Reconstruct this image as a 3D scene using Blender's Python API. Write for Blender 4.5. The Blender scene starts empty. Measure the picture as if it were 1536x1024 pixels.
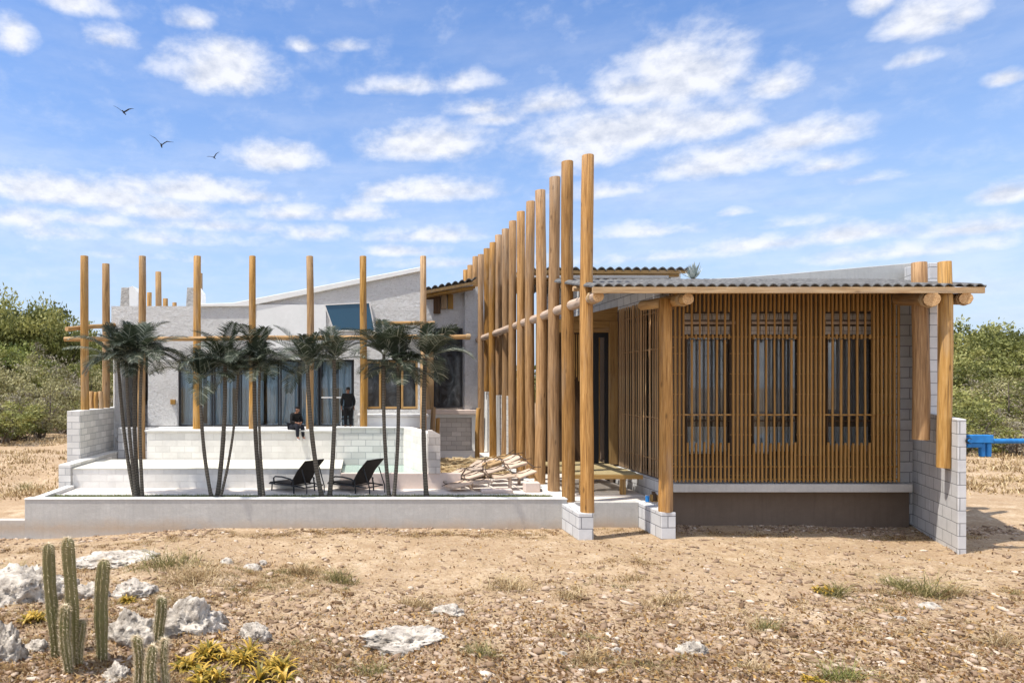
import bpy, math, random
import numpy as np
from mathutils import Vector, Matrix, noise
R = random.Random(11)
NR = np.random.default_rng(5)
scene = bpy.context.scene
C = scene.collection
S = 1.3                     # metres per layout unit
F, VX, VY, H = 1024.0, 538.0, 575.0, 2.95
def PX(px, D): return (px - VX) * D / F
def PZ(py, D): return H - (py - VY) * D / F
ORD = ['first','second','third','fourth','fifth','sixth','seventh','eighth','ninth','tenth','eleventh','twelfth','thirteenth','fourteenth','fifteenth']

# ---------------------------------------------------------------- materials
MATS = {}
class NT:
    def __init__(s, name):
        s.m = bpy.data.materials.new(name); s.m.use_nodes = True
        s.t = s.m.node_tree; s.b = s.t.nodes['Principled BSDF']; s.out = s.t.nodes['Material Output']
        MATS[name] = s.m
    def n(s, typ, **k):
        nd = s.t.nodes.new(typ)
        for a, v in k.items():
            if a in ('i',):
                for kk, vv in v.items():
                    if isinstance(vv, bpy.types.NodeSocket): s.t.links.new(vv, nd.inputs[kk])
                    else: nd.inputs[kk].default_value = vv
            else: setattr(nd, a, v)
        return nd
    def l(s, a, b): s.t.links.new(a, b)
    def coord(s, kind='Object', scale=(1,1,1), rnd=False):
        c = s.n('ShaderNodeTexCoord').outputs[kind]
        mp = s.n('ShaderNodeMapping', i={'Vector': c, 'Scale': scale})
        if rnd:
            oi = s.n('ShaderNodeObjectInfo')
            ml = s.n('ShaderNodeMath', operation='MULTIPLY', i={0: oi.outputs['Random'], 1: 37.0})
            s.l(ml.outputs[0], mp.inputs['Location'])
        return mp.outputs[0]
    def noise(s, vec, scale, detail=4, rough=.55, dist=0):
        return s.n('ShaderNodeTexNoise', i={'Vector': vec, 'Scale': scale, 'Detail': detail, 'Roughness': rough, 'Distortion': dist}).outputs['Fac']
    def ramp(s, fac, stops):
        r = s.n('ShaderNodeValToRGB', i={'Fac': fac}); e = r.color_ramp.elements
        while len(e) < len(stops): e.new(.5)
        for k, (p, c) in enumerate(stops):
            e[k].position = p; e[k].color = (*c, 1) if len(c) == 3 else c
        return r.outputs['Color']
    def mix(s, fac, a, b, typ='MIX'):
        nd = s.n('ShaderNodeMix', data_type='RGBA', blend_type=typ)
        for k, v in ((0, fac), (6, a), (7, b)):
            if isinstance(v, bpy.types.NodeSocket): s.l(v, nd.inputs[k])
            else: nd.inputs[k].default_value = (*v, 1) if isinstance(v, tuple) and len(v) == 3 else v
        return nd.outputs[2]
    def math(s, op, a, b=0.0, clamp=False):
        return s.n('ShaderNodeMath', operation=op, use_clamp=clamp, i={0: a, 1: b}).outputs[0]
    def bump(s, h, strength=.5, dist=.02, nrm=None):
        i = {'Height': h, 'Strength': strength, 'Distance': dist}
        if nrm is not None: i['Normal'] = nrm
        return s.n('ShaderNodeBump', i=i).outputs[0]
    def fin(s, col=None, rough=.8, nrm=None, spec=.3):
        if col is not None:
            if isinstance(col, bpy.types.NodeSocket): s.l(col, s.b.inputs['Base Color'])
            else: s.b.inputs['Base Color'].default_value = (*col, 1)
        if isinstance(rough, bpy.types.NodeSocket): s.l(rough, s.b.inputs['Roughness'])
        else: s.b.inputs['Roughness'].default_value = rough
        s.b.inputs['Specular IOR Level'].default_value = spec
        if nrm is not None: s.l(nrm, s.b.inputs['Normal'])
        return s.m

def wood(name, dark, mid, light, streak=22, rough=.62, knots=True):
    t = NT(name)
    v = t.coord('UV', (streak, 1.0, 1.0), rnd=True)
    a = t.noise(v, 1.6, 7, .62, .25)
    col = t.ramp(a, [(.28, dark), (.5, mid), (.72, light)])
    v2 = t.coord('UV', (1.5, .7, 1), rnd=True)
    b = t.noise(v2, 1.7, 3)
    col = t.mix(t.math('MULTIPLY', b, .55), col, tuple(c*.55 for c in mid), 'MIX')
    oi = t.n('ShaderNodeObjectInfo').outputs['Random']
    hs = t.n('ShaderNodeHueSaturation', i={'Hue': .5, 'Saturation': t.math('MULTIPLY_ADD', oi, .25), 'Value': 1.0, 'Color': col})
    sat = t.n('ShaderNodeMapRange', i={'Value': oi, 'To Min': .82, 'To Max': 1.12}); t.l(sat.outputs[0], hs.inputs['Saturation'])
    vv = t.n('ShaderNodeMapRange', i={'Value': t.math('FRACT', t.math('MULTIPLY', oi, 7.31)), 'To Min': .78, 'To Max': 1.18}); t.l(vv.outputs[0], hs.inputs['Value'])
    col = hs.outputs[0]
    gw = t.ramp(t.noise(t.coord('UV', (3, .5, 1), rnd=True), 1.3, 5, .6), [(.52, (0,0,0)), (.72, (.5,)*3)])
    col = t.mix(gw, col, (mid[0]*.62, mid[0]*.52, mid[0]*.42))
    crack = t.noise(t.coord('UV', (streak*2.2, .45, 1), rnd=True), 2.2, 4, .5, .6)
    ck = t.ramp(crack, [(.60, (0,0,0)), (.66, (1,1,1))])
    col = t.mix(t.math('MULTIPLY', ck, .75), col, tuple(c*.3 for c in dark))
    if knots:
        vo = t.n('ShaderNodeTexVoronoi', i={'Vector': t.coord('UV', (5.0, 1.6, 1), rnd=True), 'Scale': 1.0, 'Randomness': 1.0}).outputs['Distance']
        k = t.ramp(vo, [(.05, (1,1,1)), (.13, (0,0,0))])
        col = t.mix(t.math('MULTIPLY', k, .6), col, tuple(c*.4 for c in dark))
    nr = t.bump(t.math('SUBTRACT', a, t.math('MULTIPLY', ck, .6)), .45, .012)
    return t.fin(col, rough, nr, .3)
wood('wood_pole', (.15,.07,.022), (.39,.21,.075), (.57,.345,.15))
wood('wood_pole_yellow', (.20,.095,.028), (.44,.25,.085), (.60,.38,.17), 16)
wood('wood_beam', (.36,.20,.08), (.56,.36,.17), (.70,.50,.28), 14)
wood('bamboo_cane', (.22,.115,.042), (.46,.265,.105), (.60,.39,.17), 30, .55, False)
wood('wood_board', (.30,.165,.055), (.43,.255,.09), (.52,.33,.13), 9, .7)
wood('wood_dark', (.05,.028,.014), (.09,.05,.025), (.14,.08,.04), 12, .7, False)
wood('wood_deck', (.33,.24,.09), (.55,.42,.18), (.68,.55,.28), 14, .7)
wood('wood_pale', (.42,.29,.19), (.60,.45,.34), (.74,.60,.48), 10, .8, False)
t = NT('wood_end')
v = t.coord('Object')
w = t.n('ShaderNodeTexNoise', i={'Vector': v, 'Scale': 40.0, 'Detail': 5.0}).outputs['Fac']
t.fin(t.ramp(w, [(.3, (.36,.19,.08)), (.7, (.66,.44,.22))]), .8, t.bump(w, .3, .005))

def block(name, base, mortar, bw=.38, rh=.165, var=.15, mort=.008, bumpd=.012, stain=.42):
    t = NT(name)
    uv = t.coord('UV')
    wob = t.n('ShaderNodeTexNoise', i={'Vector': uv, 'Scale': 3.0}).outputs['Color']
    uvw = t.n('ShaderNodeMixRGB', blend_type='ADD', i={'Fac': .012, 'Color1': uv, 'Color2': wob}).outputs[0]
    br = t.n('ShaderNodeTexBrick', i={'Vector': uvw, 'Scale': 1.0, 'Mortar Size': mort, 'Mortar Smooth': .2, 'Bias': 0.0,
             'Brick Width': bw, 'Row Height': rh, 'Color1': (1,1,1,1), 'Color2': (1-var*2,)*3 + (1,), 'Mortar': (1,1,1,1)})
    n1 = t.noise(t.coord('Object'), 2.2, 6, .65)
    n2 = t.noise(t.coord('Object'), 38, 4, .6)
    col = t.mix(1.0, base, br.outputs['Color'], 'MULTIPLY')
    col = t.mix(t.ramp(n1, [(.42, (0,0,0)), (.75, (stain,)*3)]), col, tuple(c*.55 for c in base))
    col = t.mix(t.math('MULTIPLY', n2, .22), col, tuple(c*.6 for c in base))
    col = t.mix(br.outputs['Fac'], col, mortar)
    h = t.math('SUBTRACT', t.math('MULTIPLY', n2, .35), br.outputs['Fac'])
    return t.fin(col, .88, t.bump(h, .7, bumpd), .15)
block('block_white', (.74,.72,.68), (.36,.36,.36))
block('block_pool', (.80,.77,.72), (.60,.57,.53), .38, .165, .08, .006, .008)
block('block_warm', (.66,.60,.55), (.34,.30,.27), .36, .17)
block('block_grey', (.62,.62,.62), (.20,.20,.21), .42, .22, .07, .009)
block('block_big', (.64,.63,.62), (.19,.19,.19), .43, .228, .06, .007)

def mineral(name, base, spots=.3, bscale=30, bstr=.4, bdist=.008, rough=.9, stain=.35, streaks=False):
    t = NT(name)
    o = t.coord('Object')
    n1 = t.noise(o, 1.3, 6, .65); n2 = t.noise(o, bscale, 5, .65); n3 = t.noise(o, 7, 4, .6)
    col = t.mix(t.ramp(n1, [(.4, (0,0,0)), (.72, (stain,)*3)]), base, tuple(c*.6 for c in base))
    col = t.mix(t.math('MULTIPLY', n2, spots), col, tuple(c*.5 for c in base))
    col = t.mix(t.ramp(n3, [(.5, (0,0,0)), (.8, (.25,)*3)]), col, tuple(min(1, c*1.25) for c in base))
    if streaks:
        n4 = t.noise(t.coord('Object', (9, 9, .7)), 1.5, 4, .6)
        col = t.mix(t.ramp(n4, [(.5, (0,0,0)), (.75, (.32,)*3)]), col, tuple(c*.55 for c in base))
    if streaks and base[0] > .3:   # splashed soil along the foot, patches of repair
        z = t.n('ShaderNodeSeparateXYZ', i={0: t.n('ShaderNodeNewGeometry').outputs['Position']}).outputs[2]
        d = t.math('SUBTRACT', .30, t.math('ADD', t.math('ABSOLUTE', z), t.math('MULTIPLY', t.math('SUBTRACT', n1, .5), .5)))
        col = t.mix(t.math('MULTIPLY', d, 2.2, True), col, (.40,.29,.19))
        vo = t.ramp(t.noise(t.coord('Object', (.5, .5, 1.4)), 1.9, 2, .4), [(.50, (0,0,0)), (.53, (.22,)*3)])
        col = t.mix(vo, col, tuple(c*.72 for c in base))
    h = t.math('ADD', t.math('MULTIPLY', n2, .6), n3)
    return t.fin(col, rough, t.bump(h, bstr, bdist), .2)
mineral('concrete', (.53,.51,.475), .5, 34, .5, .012, streaks=True)
mineral('concrete_mid', (.50,.50,.48), .3, 24, .4, .01, streaks=True)
mineral('concrete_cap', (.70,.69,.66), .3, 40, .35, .006)
mineral('concrete_dark', (.34,.335,.33), .3, 20, .4, .01, streaks=True)
mineral('render_brown', (.17,.125,.092), .35, 60, .4, .006, streaks=True)
mineral('plaster_smooth', (.73,.73,.71), .12, 14, .25, .008, stain=.2)
mineral('floor_pale', (.66,.60,.54), .25, 16, .35, .008)
mineral('pink_curb', (.66,.54,.47), .2, 18, .3, .008)
t = NT('plaster_rough')
o = t.coord('Object')
n1 = t.noise(o, 9, 9, .75, 1.6); n2 = t.noise(t.coord('Object', (1, 1, 2.2)), 13, 6, .7, .8)
vo = t.n('ShaderNodeTexVoronoi', i={'Vector': o, 'Scale': 6.0}).outputs['Distance']
h = t.math('ADD', t.math('ADD', n1, n2), t.math('MULTIPLY', vo, .5))
col = t.ramp(n2, [(.30, (.52,.505,.48)), (.42, (.86,.85,.83)), (.56, (.91,.90,.88)), (.8, (.92,.91,.895))])
col = t.mix(t.ramp(t.noise(o, 1.1, 5), [(.5, (0,0,0)), (.8, (.3,)*3)]), col, (.5,.48,.46))
t.fin(col, .92, t.bump(h, 1.0, .13), .1)
mineral('stone_stack', (.46,.44,.41), .6, 9, 1.0, .08)

t = NT('tile_pale')
br = t.n('ShaderNodeTexBrick', i={'Vector': t.coord('UV'), 'Scale': 1.0, 'Mortar Size': .008, 'Brick Width': .42, 'Row Height': .22,
     'Color1': (.66,.64,.54,1), 'Color2': (.56,.54,.46,1), 'Mortar': (.5,.49,.42,1)})
n1 = t.noise(t.coord('Object'), 9, 5)
t.fin(t.mix(t.math('MULTIPLY', n1, .3), br.outputs['Color'], (.55,.54,.44)), .7, t.bump(n1, .3, .01))

t = NT('roof_sheet')
o = t.coord('Object'); n1 = t.noise(o, 6, 6, .7); n2 = t.noise(o, 45, 4)
col = t.ramp(n1, [(.3, (.05,.048,.046)), (.55, (.12,.117,.113)), (.8, (.26,.25,.235))])
t.fin(col, .85, t.bump(n2, .4, .008))

for nm, tc in (('glass_pane', (.78,.85,.89,1)), ('glass_clear', (.86,.87,.87,1))):
    t = NT(nm)
    fr = t.n('ShaderNodeFresnel', i={'IOR': 1.5}).outputs[0]
    tr = t.n('ShaderNodeBsdfTransparent', i={'Color': tc}); gl = t.n('ShaderNodeBsdfGlossy', i={'Color': (.9,.95,1,1), 'Roughness': .02})
    ms = t.n('ShaderNodeMixShader', i={0: t.math('ADD', fr, .01 if nm == 'glass_pane' else 0.0), 1: tr.outputs[0], 2: gl.outputs[0]})
    t.l(ms.outputs[0], t.out.inputs['Surface'])
t = NT('glass_dark')
t.fin((.03,.085,.14), .12, t.bump(t.noise(t.coord('Object'), .9, 2), .15, .05), .25)
t = NT('glass_black'); t.fin(t.ramp(t.noise(t.coord('Object', (1,1,.6)), 2.2, 5, .6, 1.5), [(.4,(.012,.016,.02)),(.62,(.05,.06,.07)),(.72,(.14,.15,.16))]), .1, None, .4)
t = NT('frame_dark'); t.fin((.018,.02,.024), .4)
t = NT('frame_grey'); t.fin((.33,.35,.37), .45)
t = NT('curtain')
t.fin(t.ramp(t.noise(t.coord('Object', (1,1,.15)), 4, 3), [(.3, (.74,.77,.79)), (.7, (.90,.92,.93))]), .95)
t.b.inputs['Emission Strength'].default_value = 0
t = NT('curtain_grey')
t.fin(t.ramp(t.noise(t.coord('Object', (6,1,.2)), 3, 3), [(.3, (.14,.13,.125)), (.7, (.32,.30,.29))]), .95)
t = NT('interior'); t.fin((.16,.15,.14), .9)
t = NT('black_cloth'); n1 = t.noise(t.coord('Object'), 30, 3); t.fin(t.ramp(n1, [(.3,(.006,.006,.007)),(.8,(.018,.017,.018))]), .9, t.bump(n1,.3,.01))
t = NT('denim_dark'); t.fin((.012,.013,.02), .9)
t = NT('skin'); t.fin((.22,.11,.07), .6)
t = NT('hair'); t.fin((.008,.007,.006), .6)
t = NT('shoe_white'); t.fin((.5,.5,.5), .6)
t = NT('wicker')
wv = t.n('ShaderNodeTexWave', i={'Vector': t.coord('Object'), 'Scale': 26.0, 'Distortion': 1.5}).outputs['Fac']
t.fin(t.ramp(wv, [(.2,(.012,.010,.009)),(.8,(.045,.036,.03))]), .75, t.bump(wv,.4,.006))
t = NT('blue_paint'); n1 = t.noise(t.coord('Object'), 5, 5); t.fin(t.ramp(n1, [(.3,(.01,.12,.33)),(.7,(.02,.20,.52))]), .55, t.bump(n1,.1,.004))
t = NT('rope'); wv = t.n('ShaderNodeTexWave', i={'Vector': t.coord('UV', (1,1,1)), 'Scale': 30.0}).outputs['Fac']
t.fin(t.ramp(wv, [(.2,(.28,.18,.09)),(.8,(.58,.42,.24))]), .9, t.bump(wv,.6,.01))
t = NT('rope_dark'); t.fin((.06,.04,.03), .9)
t = NT('water')
t.fin((.33,.43,.37), .06, t.bump(t.noise(t.coord('Object'), 5, 3), .12, .03), .5)
t = NT('bird_black'); t.fin((.010,.011,.014), .7)
t = NT('palm_trunk')
o = t.coord('UV', (1,1,1))
wv = t.n('ShaderNodeTexWave', bands_direction='Y', i={'Vector': o, 'Scale': 5.5, 'Distortion': 1.2, 'Detail': 2.0}).outputs['Fac']
n1 = t.noise(t.coord('Object'), 14, 5)
col = t.mix(t.math('MULTIPLY', n1, .8), t.ramp(wv, [(.1,(.06,.053,.043)),(.4,(.11,.098,.078)),(.9,(.15,.132,.108))]), (.09,.08,.062))
t.fin(col, .85, t.bump(wv, .6, .012))
def leafmat(name, c0, c1, c2, rough=.5, trans=.25, spec=.4):
    t = NT(name)
    a = t.n('ShaderNodeAttribute', attribute_name='tint').outputs['Fac']
    col = t.ramp(a, [(0, c0), (.5, c1), (1, c2)])
    t.fin(col, rough, None, spec)
    tl = t.n('ShaderNodeBsdfTranslucent'); t.l(col, tl.inputs[0])
    ms = t.n('ShaderNodeMixShader', i={0: trans, 1: t.b.outputs[0], 2: tl.outputs[0]})
    t.l(ms.outputs[0], t.out.inputs['Surface'])
    return t.m
leafmat('palm_leaf', (.016,.024,.013), (.045,.060,.034), (.30,.31,.24), .6, .2, .3)
leafmat('bush_green', (.07,.08,.018), (.19,.20,.05), (.38,.36,.12), .6, .3)
leafmat('bush_dull', (.12,.11,.045), (.26,.24,.10), (.40,.37,.19), .7, .25)
leafmat('bush_grey', (.15,.13,.09), (.28,.245,.175), (.42,.37,.28), .8, .2)
leafmat('bush_dark', (.06,.08,.018), (.15,.18,.04), (.28,.30,.08), .6, .25)
leafmat('dry_blade', (.20,.12,.05), (.42,.30,.15), (.62,.50,.30), .8, .25)
leafmat('weed_blade', (.09,.095,.03), (.22,.20,.075), (.42,.34,.15), .6, .3)
leafmat('litter', (.07,.035,.018), (.22,.12,.05), (.48,.30,.10), .7, .2)
leafmat('bromeliad', (.08,.09,.01), (.32,.22,.03), (.62,.40,.07), .45, .3)
leafmat('agave', (.14,.18,.17), (.26,.31,.29), (.42,.46,.44), .5, .1)
leafmat('pebble', (.13,.08,.045), (.31,.215,.145), (.60,.50,.40), .9, 0.0, .2)
leafmat('lawn', (.07,.10,.02), (.17,.21,.06), (.32,.32,.12), .7, .3)
t = NT('bark'); n1 = t.noise(t.coord('Object', (4,4,1)), 5, 4); t.fin(t.ramp(n1, [(.3,(.06,.045,.035)),(.7,(.22,.18,.14))]), .9)
t = NT('cactus_flesh')
o = t.coord('Object'); n1 = t.noise(o, 9, 5)
t.fin(t.mix(t.noise(o, 2.2, 3), t.ramp(n1, [(.3,(.05,.075,.018)),(.7,(.14,.16,.045))]), (.26,.20,.10)), .55, t.bump(n1, .3, .008))
t = NT('cactus_spine'); t.fin((.62,.52,.36), .7)
t = NT('limestone')
o = t.coord('Object'); n1 = t.noise(o, 3.2, 9, .72, .6); n2 = t.noise(o, 17, 6, .7)
vo = t.n('ShaderNodeTexVoronoi', feature='SMOOTH_F1', i={'Vector': t.mix(.12, o, t.n('ShaderNodeTexNoise', i={'Vector': o, 'Scale': 4.0}).outputs['Color'], 'ADD'), 'Scale': 9.0}).outputs['Distance']
col = t.ramp(n1, [(.32,(.11,.09,.07)),(.44,(.36,.315,.265)),(.62,(.66,.59,.50))])
pit = t.ramp(vo, [(.10,(1,1,1)),(.3,(0,0,0))])
col = t.mix(t.math('MULTIPLY', pit, .55), col, (.10,.09,.085))
h = t.math('SUBTRACT', t.math('ADD', n1, t.math('MULTIPLY', n2, .5)), t.math('MULTIPLY', pit, .5))
t.fin(col, .93, t.bump(h, 1.0, .05), .15)
t = NT('ground')
o = t.coord('Object')
a = t.noise(o, .35, 6, .6); b = t.noise(o, 1.7, 7, .65, .4); c = t.noise(o, 12, 8, .7); d = t.noise(o, 60, 4, .7)
st = t.noise(t.coord('Object', (.5, 2.2, 1)), 2.3, 7, .7, .3)
col = t.ramp(b, [(.25,(.27,.175,.10)),(.42,(.42,.30,.185)),(.58,(.54,.41,.275)),(.8,(.65,.54,.40))])
col = t.mix(t.ramp(a, [(.42,(0,0,0)),(.60,(.8,)*3)]), col, (.40,.285,.18))
col = t.mix(t.ramp(st, [(.52,(0,0,0)),(.68,(.6,)*3)]), col, (.36,.24,.14))
col = t.mix(t.ramp(c, [(.35,(.65,)*3),(.52,(0,0,0))]), col, (.30,.19,.105))
col = t.mix(t.ramp(c, [(.60,(0,0,0)),(.74,(.8,)*3)]), col, (.78,.70,.60))
col = t.mix(t.ramp(d, [(.56,(0,0,0)),(.66,(.6,)*3)]), col, (.27,.18,.11))
vo = t.n('ShaderNodeTexVoronoi', i={'Vector': t.coord('Object', (1,1.6,1)), 'Scale': 16.0}).outputs['Distance']
h = t.math('ADD', t.math('ADD', t.math('MULTIPLY', c, 1.2), t.math('MULTIPLY', d, .4)), t.math('MULTIPLY', vo, -.5))
t.fin(col, .97, t.bump(h, .9, .05), .1)

# ---------------------------------------------------------------- mesh helpers
RL = {}
class MB:
    def __init__(s): s.v=[]; s.f=[]; s.uv=[]; s.m=[]; s.sm=[]
    def add(s, verts, faces, m=0, sm=False, g=None, uvs=None):
        i = len(s.v); s.v += [tuple(p) for p in verts]
        for k, f in enumerate(faces):
            s.f.append(tuple(i+j for j in f)); s.m.append(m); s.sm.append(sm)
            if uvs: s.uv.append(uvs[k]); continue
            P = [Vector(verts[j]) for j in f]
            if g is not None:
                a, b = [q for q in range(3) if q != g]
                s.uv.append([(p[a]+p[b], p[g]) for p in P]); continue
            n = (P[1]-P[0]).cross(P[2]-P[0])
            if n.length > 0: n.normalize()
            if abs(n.z) > .7: s.uv.append([(p.x, p.y) for p in P])
            else:
                q = Vector((-n.y, n.x, 0)); q = q.normalized() if q.length else Vector((1,0,0))
                if abs(q.x) > abs(q.y) and q.x < 0 or abs(q.y) >= abs(q.x) and q.y < 0: q = -q
                s.uv.append([(p.dot(q), p.z) for p in P])
    def hexa(s, P, m=0, g=None):   # bottom 4 ccw, top 4
        s.add(P, [(3,2,1,0),(4,5,6,7),(0,1,5,4),(1,2,6,5),(2,3,7,6),(3,0,4,7)], m, False, g)
    def box(s, x0, x1, y0, y1, z0, z1, m=0, g=None):
        s.hexa([(x0,y0,z0),(x1,y0,z0),(x1,y1,z0),(x0,y1,z0),(x0,y0,z1),(x1,y0,z1),(x1,y1,z1),(x0,y1,z1)], m, g)
    def prism(s, poly, ax, a0, a1, m=0, g=None):
        n = len(poly)
        def q(p, a): return (p[0], a, p[1]) if ax == 'y' else ((a, p[0], p[1]) if ax == 'x' else (p[0], p[1], a))
        V = [q(p, a0) for p in poly] + [q(p, a1) for p in poly]
        A = sum(poly[i][0]*poly[(i+1)%n][1]-poly[(i+1)%n][0]*poly[i][1] for i in range(n))
        fl = (A > 0) == (ax == 'y')
        Fs = [tuple(range(n)), tuple(range(2*n-1, n-1, -1))] + [((i+1)%n, i, n+i, n+(i+1)%n) for i in range(n)]
        if not fl: Fs = [tuple(reversed(f)) for f in Fs]
        s.add(V, Fs, m, False, g)
    def tube(s, pts, rad, n=12, m=0, cm=None, jit=0.0, cap=True, sm=True):
        pts = [Vector(p) for p in pts]
        if not hasattr(rad, '__len__'): rad = [rad]*len(pts)
        base = len(s.v); up = None; L = 0; rings = []
        for k, p in enumerate(pts):
            d = (pts[min(k+1, len(pts)-1)] - pts[max(k-1, 0)]).normalized()
            if up is None:
                up = d.cross(Vector((0,1,0)) if abs(d.y) < .8 else Vector((1,0,0))).normalized()
            else: up = (up - d*up.dot(d)).normalized()
            sd = d.cross(up)
            if k: L += (p-pts[k-1]).length
            ring = []
            for j in range(n):
                a = 2*math.pi*j/n; r = rad[k]*(1+R.uniform(-jit, jit))
                ring.append(p + up*math.cos(a)*r + sd*math.sin(a)*r)
            rings.append((ring, L))
        V = [p for r, _ in rings for p in r]; Fs = []; U = []
        for k in range(len(pts)-1):
            c = 2*math.pi*rad[k]
            for j in range(n):
                j2 = (j+1) % n
                Fs.append((k*n+j, k*n+j2, (k+1)*n+j2, (k+1)*n+j))
                a0, a1 = j/n*c, (j+1)/n*c
                U.append([(a0, rings[k][1]), (a1, rings[k][1]), (a1, rings[k+1][1]), (a0, rings[k+1][1])])
        s.add(V, Fs, m, sm, None, U)
        if cap:
            for k, rev in ((0, True), (-1, False)):
                rr = rings[k][0]; f = tuple(range(n))
                s.add(rr, [tuple(reversed(f)) if rev else f], m if cm is None else cm)
    def build(s, name, mats, parent=None, loc=None, bevel=0, seg=1):
        if isinstance(mats, str): mats = [mats]
        if parent is not None: L = RL[parent.name]
        elif loc is not None: L = loc
        else:
            xs = [v[0] for v in s.v]; ys = [v[1] for v in s.v]; zs = [v[2] for v in s.v]
            L = ((min(xs)+max(xs))/2, (min(ys)+max(ys))/2, min(zs))
        me = bpy.data.meshes.new(name)
        me.from_pydata([((v[0]-L[0])*S, (v[1]-L[1])*S, (v[2]-L[2])*S) for v in s.v], [], s.f)
        me.polygons.foreach_set('material_index', s.m); me.polygons.foreach_set('use_smooth', s.sm)
        ul = me.uv_layers.new(name='UVMap')
        ul.data.foreach_set('uv', [c for f in s.uv for p in f for c in p])
        for mm in mats: me.materials.append(MATS[mm])
        me.update()
        o = bpy.data.objects.new(name, me); C.objects.link(o)
        RL[o.name] = L
        if parent is not None: o.parent = parent
        else: o.location = Vector(L)*S
        if bevel:
            b = o.modifiers.new('bevel', 'BEVEL'); b.width = bevel*S; b.segments = seg; b.limit_method = 'ANGLE'; b.angle_limit = 1.0
        return o
def tag(o, label=None, cat=None, group=None, kind=None):
    if label: o['label'] = label
    if cat: o['category'] = cat; o['kind'] = 'thing'
    if group: o['group'] = group
    if kind: o['kind'] = kind
    return o
def thing(name, label, cat, loc, group=None):
    o = bpy.data.objects.new(name, None); C.objects.link(o); o.empty_display_size = .3
    o.location = Vector(loc)*S; RL[o.name] = tuple(loc)
    return tag(o, label, cat, group)
def npmesh(name, V, Fa, mat, tint=None, parent=None, loc=(0,0,0), smooth=False, link=True):
    me = bpy.data.meshes.new(name)
    V = (np.asarray(V, dtype=np.float64) - np.array(loc))*S; Fa = np.asarray(Fa, dtype=np.int32)
    me.vertices.add(len(V)); me.vertices.foreach_set('co', V.astype(np.float32).ravel())
    k = Fa.shape[1]; me.loops.add(Fa.size); me.loops.foreach_set('vertex_index', Fa.ravel())
    me.polygons.add(len(Fa)); me.polygons.foreach_set('loop_start', np.arange(0, Fa.size, k, dtype=np.int32))
    me.polygons.foreach_set('loop_total', np.full(len(Fa), k, dtype=np.int32))
    if smooth: me.polygons.foreach_set('use_smooth', np.ones(len(Fa), dtype=bool))
    if tint is not None:
        at = me.attributes.new('tint', 'FLOAT', 'FACE'); at.data.foreach_set('value', np.clip(tint, 0, 1).astype(np.float32))
    me.update(calc_edges=True); me.materials.append(MATS[mat])
    if not link: return me
    o = bpy.data.objects.new(name, me); C.objects.link(o)
    if parent is not None: o.parent = parent
    else: o.location = Vector(loc)*S
    RL[o.name] = tuple(loc)
    return o
def inst(name, me, parent):
    o = bpy.data.objects.new(name, me); C.objects.link(o); o.parent = parent; return o

# ---------------------------------------------------------------- terrain
def ss(a, b, x):
    t = np.clip((x-a)/(b-a), 0, 1); return t*t*(3-2*t)
_w = []
for wl, amp in ((7,.055),(4.3,.035),(2.3,.024),(1.3,.018),(.8,.013),(.47,.009),(.28,.006)):
    for k in range(4):
        th = R.uniform(0, math.pi*2); _w.append((math.cos(th)*2*math.pi/wl, math.sin(th)*2*math.pi/wl, R.uniform(0, 6.28), amp*.6))
def hgt(x, y):
    x = np.asarray(x, dtype=float); y = np.asarray(y, dtype=float)
    h = np.zeros(np.broadcast(x, y).shape)
    for a, b, p, am in _w: h = h + am*np.sin(a*x+b*y+p)
    near = 1 - ss(11.6, 13.2, y)*(1-ss(26, 32, y))*.85*(ss(-11, -9, x))*(1-ss(13, 15, x))
    h = h*near*.8
    h = h - .21*(1-ss(-6.8, -2.5, x))*(1-ss(20, 27, y))*ss(7, 12, y)
    h = h - .08*ss(9, 10.3, x)*ss(10.8, 11.8, y)*(1-ss(13, 15, y))
    return h
rows = [1.0]
while rows[-1] < 2600: rows.append(rows[-1] + max(.035, .0075*rows[-1]**1.15))
rows = np.array([-400,-120,-40,-16,-7,-3,-1,0] + rows); nc = 420
tcol = np.linspace(-1, 1, nc); tcol = tcol*.55 + .45*tcol**3
half = np.abs(rows)*1.35 + 9
X = (tcol[None,:]*half[:,None]) + (np.maximum(rows,0)*.30)[:,None]; Y = np.repeat(rows[:,None], nc, 1)
Zg = hgt(X, Y)
Zg = np.where(Y > 32, Zg*np.clip(1-(Y-32)/60, .0, 1), Zg)
V = np.stack([X, Y, Zg], -1).reshape(-1, 3)
nr = len(rows); ii = (np.arange(nr-1)[:,None]*nc + np.arange(nc-1)[None,:]).ravel()
Fa = np.stack([ii, ii+1, ii+nc+1, ii+nc], -1)
g = npmesh('ground', V, Fa, 'ground', smooth=True); tag(g, kind='structure')
# ================================================================ FLOORS, LOW WALLS, POOL
mb = MB(); mb.box(-6.6, 6.3, 14.99, 26.5, -.3, .5)
tag(mb.build('terrace_floor', 'floor_pale'), kind='structure')
mb = MB(); mb.box(4.6, 6.3, 14.2, 14.98, -.3, .47)
tag(mb.build('path', 'floor_pale'), kind='structure')

def wall(name, label, cat, boxes, mat, group=None, bevel=.006, mats=None):
    mb = MB()
    for b in boxes: mb.box(*b)
    return tag(mb.build(name, mats or mat, bevel=bevel), label, cat, group)
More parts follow.
